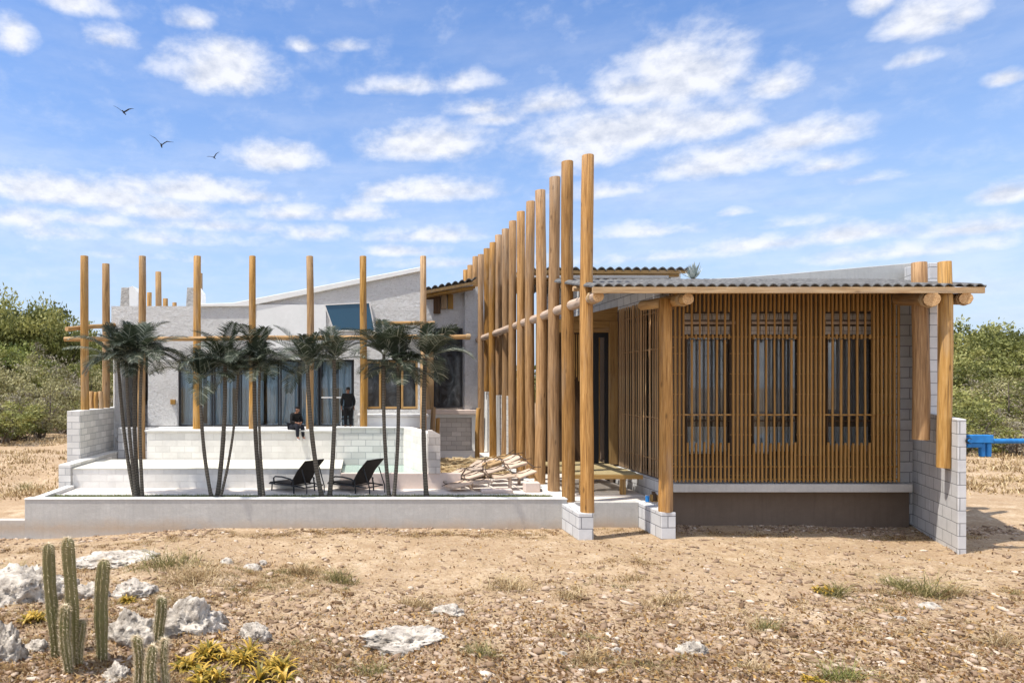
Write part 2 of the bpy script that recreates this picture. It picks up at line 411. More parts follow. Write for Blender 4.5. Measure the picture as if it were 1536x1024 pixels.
# planter: long front wall, return, back curb, lawn strip
t = thing('planter', 'long low grey concrete planter wall running in front of the palms', 'planter', (-1.2, 14.0, -.3))
mb = MB(); mb.box(-6.8, 4.24, 13.9, 14.1, -.4, .585); mb.build('front_wall', 'concrete', t, bevel=.004)
mb = MB(); mb.box(-6.81, 4.25, 13.885, 14.115, .587, .61); mb.build('coping', 'concrete_cap', t, bevel=.004)
mb = MB(); mb.box(-6.8, -6.62, 14.103, 15.9, -.4, .58); mb.build('side_wall', 'concrete_cap', t, bevel=.004)
mb = MB(); mb.box(-6.615, 4.24, 14.9, 14.985, .2, .525); mb.build('curb', 'concrete_cap', t, bevel=.004)
mb = MB(); mb.box(-6.615, 4.24, 14.103, 14.895, .1, .50); mb.build('soil', 'ground', t)
wall('boundary_wall', 'short low concrete wall stub at the far left edge, lower than the planter', 'wall', [(-9.5, -6.805, 13.92, 14.12, -.5, .165)], 'concrete')
# grass
n = 26000
gx = NR.uniform(-6.6, 4.2, n); gy = NR.uniform(14.12, 14.88, n); h = NR.uniform(.025, .07, n); a = NR.uniform(0, 6.28, n); w = .006
lx = NR.normal(0, .02, n); ly = NR.normal(0, .02, n)
V = np.stack([np.stack([gx-np.cos(a)*w, gy-np.sin(a)*w, np.full(n, .5)], -1), np.stack([gx+np.cos(a)*w, gy+np.sin(a)*w, np.full(n, .5)], -1), np.stack([gx+lx, gy+ly, .5+h], -1)], 1).reshape(-1, 3)
tag(npmesh('grass', V, np.arange(3*n).reshape(-1, 3), 'lawn', NR.uniform(0, 1, n)), 'thin strip of short green grass growing in the long planter', kind='stuff')

# concrete block stubs below the tall poles
wall('pole_footing', 'short stepped concrete block footing under the foremost tall pole', 'footing', [(4.14, 4.42, 12.85, 14.35, -.15, .505)], 'block_grey')
wall('pole_footing', 'short concrete block footing under the single post beside the slatted room', 'footing', [(5.75, 6.02, 12.96, 14.3, -.15, .505)], 'block_grey')
wall('low_wall', 'low grey concrete wall spanning between the two block footings', 'wall', [(4.43, 5.745, 14.02, 14.17, -.15, .515)], 'concrete')
# strip that carries the pole row
wall('low_wall', 'white concrete strip that the tall pole row stands on behind the planter', 'wall', [(4.15, 4.55, 14.36, 20.4, .3, .56)], 'concrete_cap')

# left boundary of pool terrace
wall('boundary_wall', 'low pale curb wall climbing back along the left side of the pool deck', 'wall', [(-7.0, -6.72, 15.92, 17.15, -.3, 1.06), ], 'block_white')
mb = MB(); mb.box(-7.0, -6.72, 17.152, 20.2, 0, 1.06); mb.box(-7.35, -7.02, 17.2, 20.3, -.3, 2.26)
tag(mb.build('boundary_wall', 'block_white', bevel=.006), 'tall white block wall at the left end carrying the outermost pergola poles', 'wall')
# pool deck
t = thing('pool_deck', 'raised white block pool deck with pale tiled top left of the plunge pool', 'deck', (-3.6, 16.9, .5))
mb = MB(); mb.box(-6.715, -.42, 16.0, 17.88, .4, .945); mb.build('base_wall', 'block_pool', t, bevel=.006)
mb = MB(); mb.box(-6.71, -.40, 15.98, 17.88, .947, .965); mb.build('paving', 'tile_pale', t)
# plunge pool
t = thing('plunge_pool', 'small plunge pool of pale green water with white block walls', 'pool', (.6, 16.9, .5))
mb = MB(); mb.box(-.41, 2.38, 15.9, 16.05, .4, .86); mb.build('front_curb', 'pink_curb', t, bevel=.008)
mb = MB(); mb.box(-.41, 1.55, 16.053, 17.88, .4, .6); mb.build('basin', 'tile_pale', t)
mb = MB(); mb.box(-.41, 1.55, 16.053, 17.88, .605, .82); mb.build('water', 'water', t)
mb = MB(); mb.hexa([(1.60,16.06,.6),(1.86,16.06,.6),(1.42,17.9,.6),(1.17,17.9,.6),(1.60,16.06,1.78),(1.86,16.06,1.78),(1.42,17.9,1.81),(1.17,17.9,1.81)]); mb.build('side_wall', 'block_pool', t, bevel=.006)
mb = MB(); mb.box(1.62, 1.90, 15.86, 16.055, .862, 1.74); mb.prism([(1.62,1.742),(1.90,1.742),(1.90,1.76),(1.72,1.86),(1.62,1.86)], 'y', 15.86, 16.055); mb.build('end_pillar', 'block_warm', t, bevel=.004)
# upper terrace
t = thing('upper_terrace', 'white block retaining wall and paved upper terrace in front of the glass doors', 'terrace', (-2.5, 18.5, .5))
mb = MB(); mb.box(-5.55, -.62, 17.9, 18.1, .5, 1.69); mb.build('retaining_wall', 'block_pool', t, bevel=.006)
mb = MB(); mb.box(-.61, 1.30, 17.885, 18.1, .5, 1.78); mb.build('pool_wall', 'block_white', t, bevel=.006)
mb = MB(); mb.box(-5.6, -.62, 17.86, 19.5, 1.693, 1.73); mb.box(-.612, 1.30, 18.103, 19.5, 1.66, 1.74); mb.box(-.60, 1.34, 17.85, 18.09, 1.783, 1.81); mb.build('paving', 'concrete_cap', t)
mb = MB(); mb.box(-.02, 1.78, 18.6, 19.28, 1.743, 2.04); mb.build('bench_wall', 'plaster_smooth', t, bevel=.008)
mb = MB(); mb.box(-.03, 1.9, 18.56, 19.28, 2.043, 2.11); mb.build('bench_top', 'concrete_cap', t, bevel=.008)
mb = MB(); mb.box(-5.6, 1.3, 18.1, 19.4, .5, 1.655); mb.build('fill', 'concrete_cap', t)

# white wall behind the pole row
wall('garden_wall', 'white block wall rising behind the middle of the tall pole row', 'wall', [(4.62, 4.82, 20.4, 22.35, .5, 2.56)], 'block_white')
wall('garden_wall', 'smooth grey wall seen through the far end of the tall pole row', 'wall', [(4.62, 4.82, 22.9, 25.2, .5, 2.65)], 'plaster_smooth')

# ================================================================ POOL HOUSE (left)
D0 = 19.3
def z19(py): return PZ(py, D0)
def x19(px): return PX(px, D0)
house = thing('pool_house', 'low white rough-plastered house with sloping roof and wide glass doors behind the palms', 'house', (-2.6, 21.5, 1.7))
ztop = z19(459)
mb = MB()
xl = x19(167); xr = x19(633)
mb.box(xl, x19(222), D0, D0+.25, z19(527), ztop)
mb.box(x19(222), x19(267), D0, D0+.25, 1.72, ztop)
mb.box(x19(267), xr, D0, D0+.25, z19(539), ztop)
mb.box(x19(531), x19(548), D0, D0+.25, 1.72, z19(539))
mb.box(x19(548), x19(627), D0, D0+.25, 1.72, z19(614))
mb.box(x19(627), xr, D0, D0+.25, 1.72, z19(539))
mb.box(xl, xl+.2, D0+.25, 24.5, 1.0, ztop-.02)
mb.box(xr-.2, xr, D0+.25, 24.5, .5, ztop)
mb.box(xl, xr, 24.5, 24.7, .5, ztop)
zs0, zs1 = z19(460), z19(404)
xa = x19(330)
mb.prism([(xa, ztop), (xr, ztop), (xr, zs1-.02), (x19(385), z19(457)), (xa, z19(458.8))], 'y', D0+.03, D0+.22)
mb.build('wall', 'plaster_rough', house)
mb = MB(); mb.box(x19(385), x19(489), D0-.03, D0-.003, z19(527), z19(457)); mb.build('render_panel', 'plaster_smooth', house)
mb = MB(); mb.box(xl+.2, xr-.2, D0+.26, 24.5, ztop-.35, ztop-.2)
rs = mb.build('flat_roof', 'concrete', house)
mb = MB()
poly = [(x19(294), z19(460)), (x19(372), z19(459.5)), (xr+.02, z19(406.5)), (xr+.02, z19(400)), (x19(350), z19(454.5)), (x19(294), z19(456))]
mb.prism(poly, 'y', D0-.06, 24.6); mb.build('sloping_roof', 'plaster_smooth', house, bevel=.01)
# interior
mb = MB()
mb.box(x19(222), xr-.2, 22.8, 22.9, 1.7, 4.2); mb.box(x19(222), xr-.2, D0+.26, 22.8, 1.62, 1.73); mb.box(x19(222), xr-.2, D0+.26, 22.8, 4.1, 4.2)
mb.build('room', 'interior', house)
# glass doors
bars = [267, 319, 359, 419, 449, 479, 530]
for k in range(len(bars)-1):
    x0, x1 = x19(bars[k])+.012, x19(bars[k+1])-.012
    z0, z1 = 1.735, z19(539)-.01
    mb = MB(); w = .045
    mb.box(x0, x0+w, D0+.08, D0+.15, z0, z1); mb.box(x1-w, x1, D0+.08, D0+.15, z0, z1)
    mb.box(x0+w, x1-w, D0+.08, D0+.15, z0, z0+w); mb.box(x0+w, x1-w, D0+.08, D0+.15, z1-w, z1)
    fr = mb.build('glass_door', 'frame_dark', house, bevel=.003)
    mb = MB(); mb.box(x0+w, x1-w, D0+.105, D0+.117, z0+w, z1-w)
    RLp = RL[house.name]; RL[fr.name] = RLp
    mb.build('pane', 'glass_pane', fr)
    if k in (5,):
        mb = MB(); mb.box(x0+w, x1-w, D0+.05, D0+.10, z19(597), z19(595)); mb.build('rail', 'concrete_cap', fr)
def pleats(x0, x1, y, z0, z1, per=.11, amp=.035, seed=1):
    rr = random.Random(seed); n = max(6, int((x1-x0)/per*8)); V = []; Fs = []
    ph = 0
    for i in range(n+1):
        x = x0+(x1-x0)*i/n; ph += rr.uniform(.5, 1.1)
        d = amp*math.sin(ph)
        V += [(x, y+d*1.2, z0), (x, y+d, z1)]
    for i in range(n): Fs.append((2*i, 2*i+2, 2*i+3, 2*i+1))
    mb = MB(); mb.add(V, Fs, 0, True); return mb
for k, (a, b) in enumerate(((269, 300), (306, 345), (352, 392), (398, 447), (450, 476), (484, 500), (508, 529))):
    pleats(x19(a), x19(b), D0+.42, 1.76, 3.7, seed=k).build('curtain', 'curtain', house)
# timber framed windows
def window(parent, x0, x1, z0, z1, y, fm, gm, w=.05, d=.07, mull=(), trans=(), name='window'):
    mb = MB()
    mb.box(x0, x0+w, y, y+d, z0, z1, 0, 2); mb.box(x1-w, x1, y, y+d, z0, z1, 0, 2)
    mb.box(x0+w, x1-w, y, y+d, z0, z0+w, 0, 0); mb.box(x0+w, x1-w, y, y+d, z1-w, z1, 0, 0)
    for m_ in mull: mb.box(m_-w/2, m_+w/2, y+.004, y+d-.004, z0+w, z1-w, 0, 2)
    for t_ in trans: mb.box(x0+w, x1-w, y+.008, y+d-.008, t_-w/2, t_+w/2, 0, 0)
    fr = mb.build(name, fm, parent, bevel=.003); RL[fr.name] = RL[parent.name]
    mb = MB(); mb.box(x0+w*.8, x1-w*.8, y+d*.5, y+d*.5+.012, z0+w*.8, z1-w*.8); mb.build('pane', gm, fr)
    return fr
for a, b in ((549, 572), (575, 599), (602, 627)):
    window(house, x19(a), x19(b), z19(613), z19(541), D0+.06, 'wood_board', 'glass_black', .06, .09)
# skewed window in the gable
mb = MB()
q = [(x19(500), z19(497)), (x19(563), z19(497)), (x19(555), z19(453)), (x19(486), z19(456.5))]
c = (sum(p[0] for p in q)/4, sum(p[1] for p in q)/4)
qi = [(c[0]+(p[0]-c[0])*.945, c[1]+(p[1]-c[1])*.915) for p in q]
for i in range(4):
    j = (i+1) % 4; mb.prism([q[i], q[j], qi[j], qi[i]], 'y', D0-.06, D0-.004)
fr = mb.build('window', 'concrete_cap', house); tag(fr, 'slanted four-sided window in the gable'); RL[fr.name] = RL[house.name]
mb = MB(); mb.prism(qi, 'y', D0-.04, D0-.006); mb.build('pane', 'glass_dark', fr)
# small timber block fixed to pier
mb = MB(); mb.box(x19(257), x19(264), D0-.12, D0-.003, z19(606), z19(599)); mb.build('timber_block', 'wood_board', house, bevel=.006)
# ledge line on pier
mb = MB(); mb.box(x19(222), x19(266), D0-.025, D0-.003, 1.76, z19(600)); mb.build('plinth', 'plaster_rough', house)
# chimneys
for k, (a, b, lab) in enumerate(((179, 207, 'left roof stub of rough stone with a smooth white side'), (278, 303, 'right roof stub half hidden behind a pole'))):
    y = 20.2; x0, x1 = PX(a, y), PX(b, y); z0, z1 = ztop-.2, PZ(429.5, y); w = x1-x0
    mb = MB(); mb.prism([(x0, z0), (x0+w*.55, z0), (x0+w*.52, z1-.03), (x0+w*.10, z1-.03)], 'y', y, y+.5)
    ch = mb.build('chimney', 'stone_stack', house, bevel=.01); ch['label'] = lab; RL[ch.name] = RL[house.name]
    mb = MB(); mb.prism([(x0+w*.555, z0), (x1, z0), (x1, z1-.18), (x0+w*.72, z1+.01), (x0+w*.525, z1-.02)], 'y', y-.01, y+.5); mb.build('render_face', 'plaster_smooth', ch)
wall('garden_wall', 'grey block wall closing the open corner left of the pool house', 'wall', [(-7.33, -5.6, 21.4, 21.6, .5, 2.28)], 'block_grey')
wall('garden_wall', 'grey block wall below the open corner at the left end of the upper terrace', 'wall', [(-6.7, -5.61, 19.0, 19.2, .5, 1.72)], 'block_grey')

# ================================================================ MAIN HOUSE (centre, behind)
D1 = 25.3
def z25(py): return PZ(py, D1)
def x25(px): return PX(px, D1)
mh = thing('main_house', 'grey plastered block with dark windows set back between the pergola and the tall pole row', 'house', (3.3, 26.5, .5))
mb = MB()
mb.box(1.9, 4.58, D1+.12, D1+.32, 1.99, z25(493)-.0); mb.box(1.9, x25(650), D1, D1+.118, 1.99, z25(449)); mb.box(x25(697), 4.58, D1, D1+.118, 1.99, z25(430))
mb.prism([(1.9, z25(493)+.003), (4.58, z25(493)+.003), (4.58, z25(421)), (1.9, z25(446))], 'y', D1+.12, D1+.32)
mb.box(1.9, 2.05, D1+.32, 29, .5, 6.0); mb.box(4.43, 4.58, D1+.32, 29, .5, 6.3)
mb.build('wall', 'plaster_rough', mh)
mb = MB(); mb.box(1.9, 4.3, D1-.2, D1+.3, .5, 1.83); mb.build('base_wall', 'block_warm', mh)
mb = MB(); mb.box(1.9, x25(655), D1-.26, D1-.203, .5, 1.83); mb.box(x25(706), 4.42, D1-.26, D1-.203, .5, 1.83); mb.box(x25(655), x25(706), D1-.26, D1-.203, 1.7, 1.83); mb.build('base_surround', 'plaster_smooth', mh)
mb = MB(); mb.box(1.5, 4.5, D1-.45, D1+.11, 1.833, 1.985); mb.build('sill', 'pink_curb', mh, bevel=.01)
window(mh, x25(651), x25(694), z25(611), z25(492), D1+.02, 'frame_dark', 'glass_black', .06, .08, mull=(x25(661),), trans=(z25(513),))
mb = MB(); mb.box(x25(628), x25(650), D1-.15, D1-.003, 2.0, z25(500), 0, 2); mb.build('timber_post', 'wood_board', mh)
# tiled roof
mb = MB()
def corr(mb, x0, x1, y0, z0, y1, z1, per=.187, amp=.036, th=.02, slx=0.0, m=0):
    n = int((x1-x0)/per*10); V = []
    for i in range(n+1):
        x = x0+(x1-x0)*i/n; w = amp*(abs(math.sin(math.pi*(x-x0)/per))**.8*2-1); e = slx*(x-x0)
        for (yy, zz) in ((y0, z0), (y1, z1)): V += [(x, yy, zz+w+e), (x, yy, zz+w+e-th)]
    Fs = []
    for i in range(n):
        a = 4*i; b = a+4
        Fs += [(a, b, b+2, a+2), (a+1, a+3, b+3, b+1), (a, a+1, b+1, b), (a+2, b+2, b+3, a+3)]
    mb.add(V, Fs, m, False)
mb = MB(); corr(mb, 2.35, 4.2, 24.3, 6.33, 29, 6.33, .24, .05, .03, .2)
rf = mb.build('roof', 'roof_sheet', mh); RL[rf.name] = RL[mh.name]
mb = MB(); mb.prism([(2.3, 6.14), (4.2, 6.50), (4.2, 6.60), (2.3, 6.25)], 'y', 24.35, 24.42); mb.build('fascia', 'wood_board', rf)
for yy in (24.6, 25.05):
    mb = MB(); mb.prism([(2.1, 6.02), (4.2, 6.38), (4.2, 6.48), (2.1, 6.12)], 'y', yy, yy+.1); mb.build('rafter', 'wood_board', rf)
for px in (662, 672):
    mb = MB(); mb.box(x25(px), x25(px+8), D1+.02, D1+.11, z25(463), z25(441)); mb.build('timber_panel', 'wood_board', mh)
mb = MB(); mb.box(x25(640), x25(661), D1+.02, D1+.1, z25(470), z25(444)); mb.build('dark_panel', 'wood_dark', mh)

# ================================================================ GUEST WING (right)
wing = thing('guest_wing', 'single-storey wing on the right faced with vertical bamboo cane slats under a corrugated roof', 'house', (8.9, 16, 0))
YW = 14.2
mb = MB(); mb.box(6.47, 11.45, YW, YW+.3, -.2, .735); mb.build('base_wall', 'render_brown', wing)
mb = MB(); mb.box(6.40, 11.27, 13.88, 14.52, .74, .905); mb.build('sill_slab', 'concrete', wing, bevel=.008)
mb = MB()
mb.box(6.75, 11.5, 14.62, 14.85, .91, 4.95)
mb.build('wall', 'render_brown', wing)
mb = MB(); mb.box(11.04, 11.6, 14.3, 14.6, .0, 4.7); mb.build('corner_wall', 'block_grey', wing)
mb = MB(); mb.box(6.46, 6.70, 14.55, 24, -.2, .93); mb.box(6.5, 6.70, 16.9, 24, .93, 4.74)
mb.build('side_wall', 'render_brown', wing)
mb = MB(); mb.box(6.36, 6.45, 14.3, 16.9, -.2, .90); mb.build('side_plinth', 'block_grey', wing)
mb = MB(); mb.box(6.44, 6.64, 14.6, 24, 4.76, 5.02); mb.prism([(15.0, 5.02), (24, 5.02), (24, 6.0), (19.9, 5.98), (15.0, 5.2)], 'x', 6.44, 6.64)
mb.build('upper_wall', 'block_grey', wing)
mb = MB(); mb.prism([(14.86, 5.24), (19.9, 6.05), (19.9, 6.10), (14.86, 5.30)], 'x', 4.58, 6.75); mb.build('walkway_shade_slab', 'concrete_dark', wing)  # slab added to keep the upper block wall in shade
mb = MB(); mb.box(11.5, 11.7, 14.62, 24, 0, 5.0); mb.box(6.7, 11.5, 23.8, 24, 0, 5.0); mb.box(6.7, 11.5, 14.86, 23.8, 4.8, 4.9); mb.build('rear_wall', 'concrete_dark', wing)
mb = MB(); zt = lambda px, py: (PX(px, 14.87), PZ(py, 14.87))
mb.prism([zt(1040, 452), zt(1392, 452), zt(1388, 394.5), zt(1371, 394), zt(1290, 401), zt(1180, 410.5), zt(1100, 416.5), zt(1040, 419)], 'y', 14.87, 15.07)
mb.build('parapet', 'concrete_mid', wing, bevel=.008)
# windows behind the screen
YS = 13.95
def xw(px, D=14.5): return PX(px, D)
def zw(py, D=14.5): return PZ(py, D)
for a, b in ((1029, 1097), (1129, 1198), (1240, 1310)):
    fr = window(wing, xw(a), xw(b), zw(683), zw(503), 14.50, 'wood_dark', 'glass_clear', .035, .07, trans=(zw(631),))
    mb = pleats(xw(a)+.04, xw(b)-.04, 14.585, zw(625), zw(505), .10, .018, a); mb.build('curtain', 'curtain_grey', fr)
    mb = MB(); xs = np.linspace(xw(a)+.05, xw(b)-.05, 6)
    for k in range(5): mb.box(xs[k]+.01, xs[k+1]-.01, 14.575, 14.598, zw(677), zw(640))
    mb.build('lower_panel', 'concrete_mid', fr)
    xs = np.linspace(xw(a), xw(b), 6)
    for r0, r1 in ((479, 470), (501, 489)):
        mb = MB()
        for k in range(5): mb.box(xs[k]+.008, xs[k+1]-.008, 14.56, 14.618, zw(r0), zw(r1))
        mb.build('vent_panel', 'block_warm', fr)
    mb = MB(); mb.tube([(xw(a-4), 14.46, zw(484)), (xw(b+4), 14.46, zw(484))], .035, 10, 0); mb.build('lintel_log', 'wood_pale', fr)
# screen of bamboo canes, merged into one mesh
zones = ((1029, 1097), (1130, 1197), (1240, 1309))
scr = []
mb = MB(); rails = MB()
def zs(py): return PZ(py, YS)
pxs = np.arange(1013, 1348.5, 6.2)
for k, px in enumerate(pxs):
    x = PX(px, YS) + R.uniform(-.006, .006); w = R.uniform(.019, .026); y = YS + R.uniform(-.006, .006)
    inz = any(a-2 < px < b+2 for a, b in zones)
    segs = [(436, 722.5)]
    if inz and k % 2: segs = [(436, 467+R.uniform(-1.5, 1.5)), (501.5+R.uniform(-.6, .6), 508.5), (664+R.uniform(-1.5, 1.5), 722.5)]
    elif inz: segs = [(436, 508+R.uniform(-1, 1)), (509.5, 622), (623.5, 722.5)]
    for a, b in segs:
        dx = R.uniform(-.008, .008); za, zb = zs(b), zs(a); n = max(1, int((zb-za)/.55))
        for q in range(n):      # cane-like pieces with slightly thicker joints
            z0 = za+(zb-za)*q/n; z1 = za+(zb-za)*(q+1)/n
            mb.tube([(x+dx*q/n, y, z0), (x+dx*q/n, y, z0+.012), (x+dx*(q+.5)/n, y, (z0+z1)/2), (x+dx*(q+1)/n, y, z1-.012), (x+dx*(q+1)/n, y, z1)], [w*1.08, w, w*.97, w, w*1.08], 8, 0, cap=(q in (0, n-1)))
for py in (440, 505, 622, 700, 719):
    rails.tube([(PX(1011, YS), YS+.05, zs(py)), (PX(1350, YS), YS+.05, zs(py))], .017, 8)
for px in np.arange(1016, 1347, 6.2):      # second layer between the windows
    if any(a-1 < px < b+1 for a, b in zones): 
        for a, b in ((436, 466), (668, 722)): mb.tube([(PX(px, YS), YS+.10, zs(b)), (PX(px, YS), YS+.10, zs(a))], .016, 6, 0)
        continue
    q = R.uniform(.016, .022); mb.tube([(PX(px, YS)+R.uniform(-.008,.008), YS+.10, zs(722)), (PX(px, YS), YS+.10, zs(580)), (PX(px, YS)+R.uniform(-.008,.008), YS+.10, zs(437))], q, 6, 0)
for py in np.arange(530, 720, 30.5):
    for a, b in ((1011, 1029), (1097, 1130), (1197, 1240), (1309, 1350)): rails.tube([(PX(a, YS), YS+.055, zs(py)), (PX(b, YS), YS+.055, zs(py))], .009, 6)
sc_ = mb.build('cane_screen', 'bamboo_cane', wing); sc_['label'] = 'front screen of close-set vertical bamboo cane slats'; RL[sc_.name] = RL[wing.name]
rails.build('rail', 'bamboo_cane', sc_)
mb = MB(); rails = MB()
y = 14.02
while y < 16.86:
    w = R.uniform(.013, .021); x = 6.43+R.uniform(-.012, .012)
    mb.tube([(x, y, .93), (x+R.uniform(-.01,.01), y+R.uniform(-.01,.01), 2.9), (x, y, 4.78)], [w, w*.9, w], 8, 0)
    y += R.uniform(.09, .13)
for zz in (1.3, 2.2, 3.7, 4.5): rails.tube([(6.49, 14.0, zz), (6.49, 16.88, zz)], .017, 8)
sc_ = mb.build('cane_screen', 'bamboo_cane', wing); sc_['label'] = 'side screen of bamboo cane slats facing the entrance walkway'; RL[sc_.name] = RL[wing.name]
rails.build('rail', 'bamboo_cane', sc_)
# entrance portal between the pole row and the wing
dr = thing('entrance_portal', 'ochre timber door surround with dark door between the pole row and the wing', 'doorway', (5.6, 17.0, .95))
mb = MB(); mb.box(6.22, 6.43, 16.92, 17.1, .95, 4.5, 0, 2); mb.build('post', 'wood_board', dr, bevel=.006)
mb = MB(); mb.box(4.85, 6.215, 16.93, 17.09, 4.22, 4.5, 0, 0); mb.prism([(4.85, 4.505), (6.43, 4.505), (6.43, 4.86), (5.85, 4.72)], 'y', 16.95, 17.07, 0, 0); mb.build('header', 'wood_board', dr, bevel=.006)
mb = MB(); mb.box(5.86, 5.98, 17.0, 17.08, .96, 4.215); mb.box(6.14, 6.217, 17.0, 17.08, .96, 4.215); mb.box(5.98, 6.14, 17.0, 17.08, 4.1, 4.215); mb.build('door_frame', 'frame_dark', dr)
mb = MB(); mb.box(6.02, 6.22, 17.6, 17.7, .96, 4.2, 0, 2); mb.build('inner_post', 'wood_board', dr)
mb = MB(); mb.box(4.85, 6.45, 18.6, 18.7, .5, 4.7); mb.build('dark_panel', 'wood_dark', dr)
mb = MB()
for k in range(7): mb.tube([(5.25+k*.055, 17.3, 3.1+R.uniform(-.1,.1)), (5.25+k*.055, 17.3, 4.2)], .016, 6)
mb.build('cane_blind', 'wood_board', dr)
# walkway deck
dk = thing('walkway_deck', 'raised yellowish timber slat walkway leading to the dark entrance door', 'walkway', (5.4, 16, .5))
mb = MB(); y = 14.98
while y < 17.3:
    mb.box(4.62+R.uniform(-.05,.05), 6.20+R.uniform(-.05,.03), y, y+.085, .93+R.uniform(-.004,.004), .965, 0, 0); y += .115
mb.build('slats', 'wood_deck', dk)
mb = MB()
for xx in (4.9, 5.8): mb.box(xx, xx+.08, 15.0, 17.3, .84, .925, 0, 1)
mb.box(4.6, 6.22, 14.93, 14.975, .86, .95, 0, 0); mb.build('bearer', 'wood_board', dk)
for xx in (4.94, 5.84):
    for yy in (15.1, 17.1):
        mb = MB(); mb.box(xx-.05, xx+.05, yy-.05, yy+.05, .5, .838, 0, 2); mb.build('leg', 'wood_board', dk)

# front roof
YR = 12.35; rz = PZ(430.5, YR); sl = .188
pr = thing('porch_roof', 'long corrugated roof with pale timber fascia over the walkway and slatted wing', 'roof', (8, 13.6, 4.4))
mb = MB(); corr(mb, 4.25, 11.38, YR+.02, rz+.043, 14.84, rz+.043+sl*2.47, amp=.029)
mb.build('corrugated_sheet', 'roof_sheet', pr)
xe = PX(1478, YR)
mb = MB(); mb.box(PX(889, YR), xe, YR, YR+.045, PZ(439.5, YR), rz, 0, 0); mb.build('fascia', 'wood_beam', pr, bevel=.004)
mb = MB(); mb.prism([(YR+.05, rz), (13.6, rz+.2), (13.6, rz+.24), (YR+.05, rz+.035)], 'x', 11.40, xe-.01); mb.build('edge_board', 'wood_dark', pr)
for k in range(5):
    yy = YR+.3+k*.5
    mb = MB(); zz = rz-.03+sl*(yy-YR); mb.box(4.35, 11.36, yy, yy+.07, zz-.09, zz-.005, 0, 0); mb.build('purlin', 'wood_beam', pr)
mb = MB(); mb.tube([(PX(860, 13.4), 13.42, PZ(433, 13.4)), (PX(889, 13.4), 13.42, PZ(432, 13.4))], .05, 8, 0, 1); mb.build('timber_end', ['wood_beam', 'wood_end'], pr)

# back roof
Y2 = 20.0
t = thing('rear_volume', 'grey concrete room under a higher corrugated roof behind the tall pole row', 'building', (7.8, 21, .5))
mb = MB(); q = lambda px, py: (PX(px, 20.6), PZ(py, 20.6))
mb.prism([(6.7, .5), (PX(1018, 20.6), .5), q(1018, 409.5), q(1003, 409), q(1000, 412), q(900, 424), (6.7, PZ(427, 20.6))], 'y', 20.6, 23.2); mb.build('wall', 'concrete', t)
mb = MB(); mb.prism([q(1004, 425), q(1018.5, 425), q(1018.5, 408.6), q(1004, 408)], 'y', 20.5, 20.597); mb.build('render_face', 'plaster_smooth', t)

x0, x1 = 4.7, PX(1036, Y2)
mb = MB(); corr(mb, x0, x1, Y2, PZ(402.5, Y2), 23.5, PZ(402.5, Y2)-.25, .255, .05, .03); br = mb.build('roof', 'roof_sheet', t); RL[br.name] = RL[t.name]
mb = MB(); mb.box(x0, PX(1042, Y2), Y2+.04, Y2+.1, PZ(409.5, Y2), PZ(404.8, Y2), 0, 0); mb.build('fascia', 'wood_board', br)
for k in range(5):
    mb = MB(); mb.box(x0, x1-.2-.3*k, Y2+.3+k*.5, Y2+.38+k*.5, PZ(412.5, Y2), PZ(408, Y2), 0, 0); mb.build('purlin', 'wood_board', br)
# right splayed wall (footprint runs away to the right)
def wpt(Dd, off=0):
    return (10.71 + (Dd-12.2)*.424 + off, Dd)
mb = MB()
a = wpt(12.2); b = wpt(13.42); c_ = wpt(14.75)
th = .15
mb.hexa([(a[0],a[1],-.4),(a[0]+th,a[1],-.4),(b[0]+th,b[1],-.4),(b[0],b[1],-.4),(a[0],a[1],2.31),(a[0]+th,a[1],2.31),(b[0]+th,b[1],2.36),(b[0],b[1],2.36)])
mb.hexa([(b[0],b[1]+.001,-.4),(b[0]+th,b[1]+.001,-.4),(c_[0]+th,c_[1],-.4),(c_[0],c_[1],-.4),(b[0],b[1]+.001,5.32),(b[0]+th,b[1]+.001,5.32),(c_[0]+th,c_[1],5.45),(c_[0],c_[1],5.45)])
tag(mb.build('side_wall', 'block_big', bevel=.006), 'splayed grey block wall at the right end, stepping down towards the viewer', 'wall')
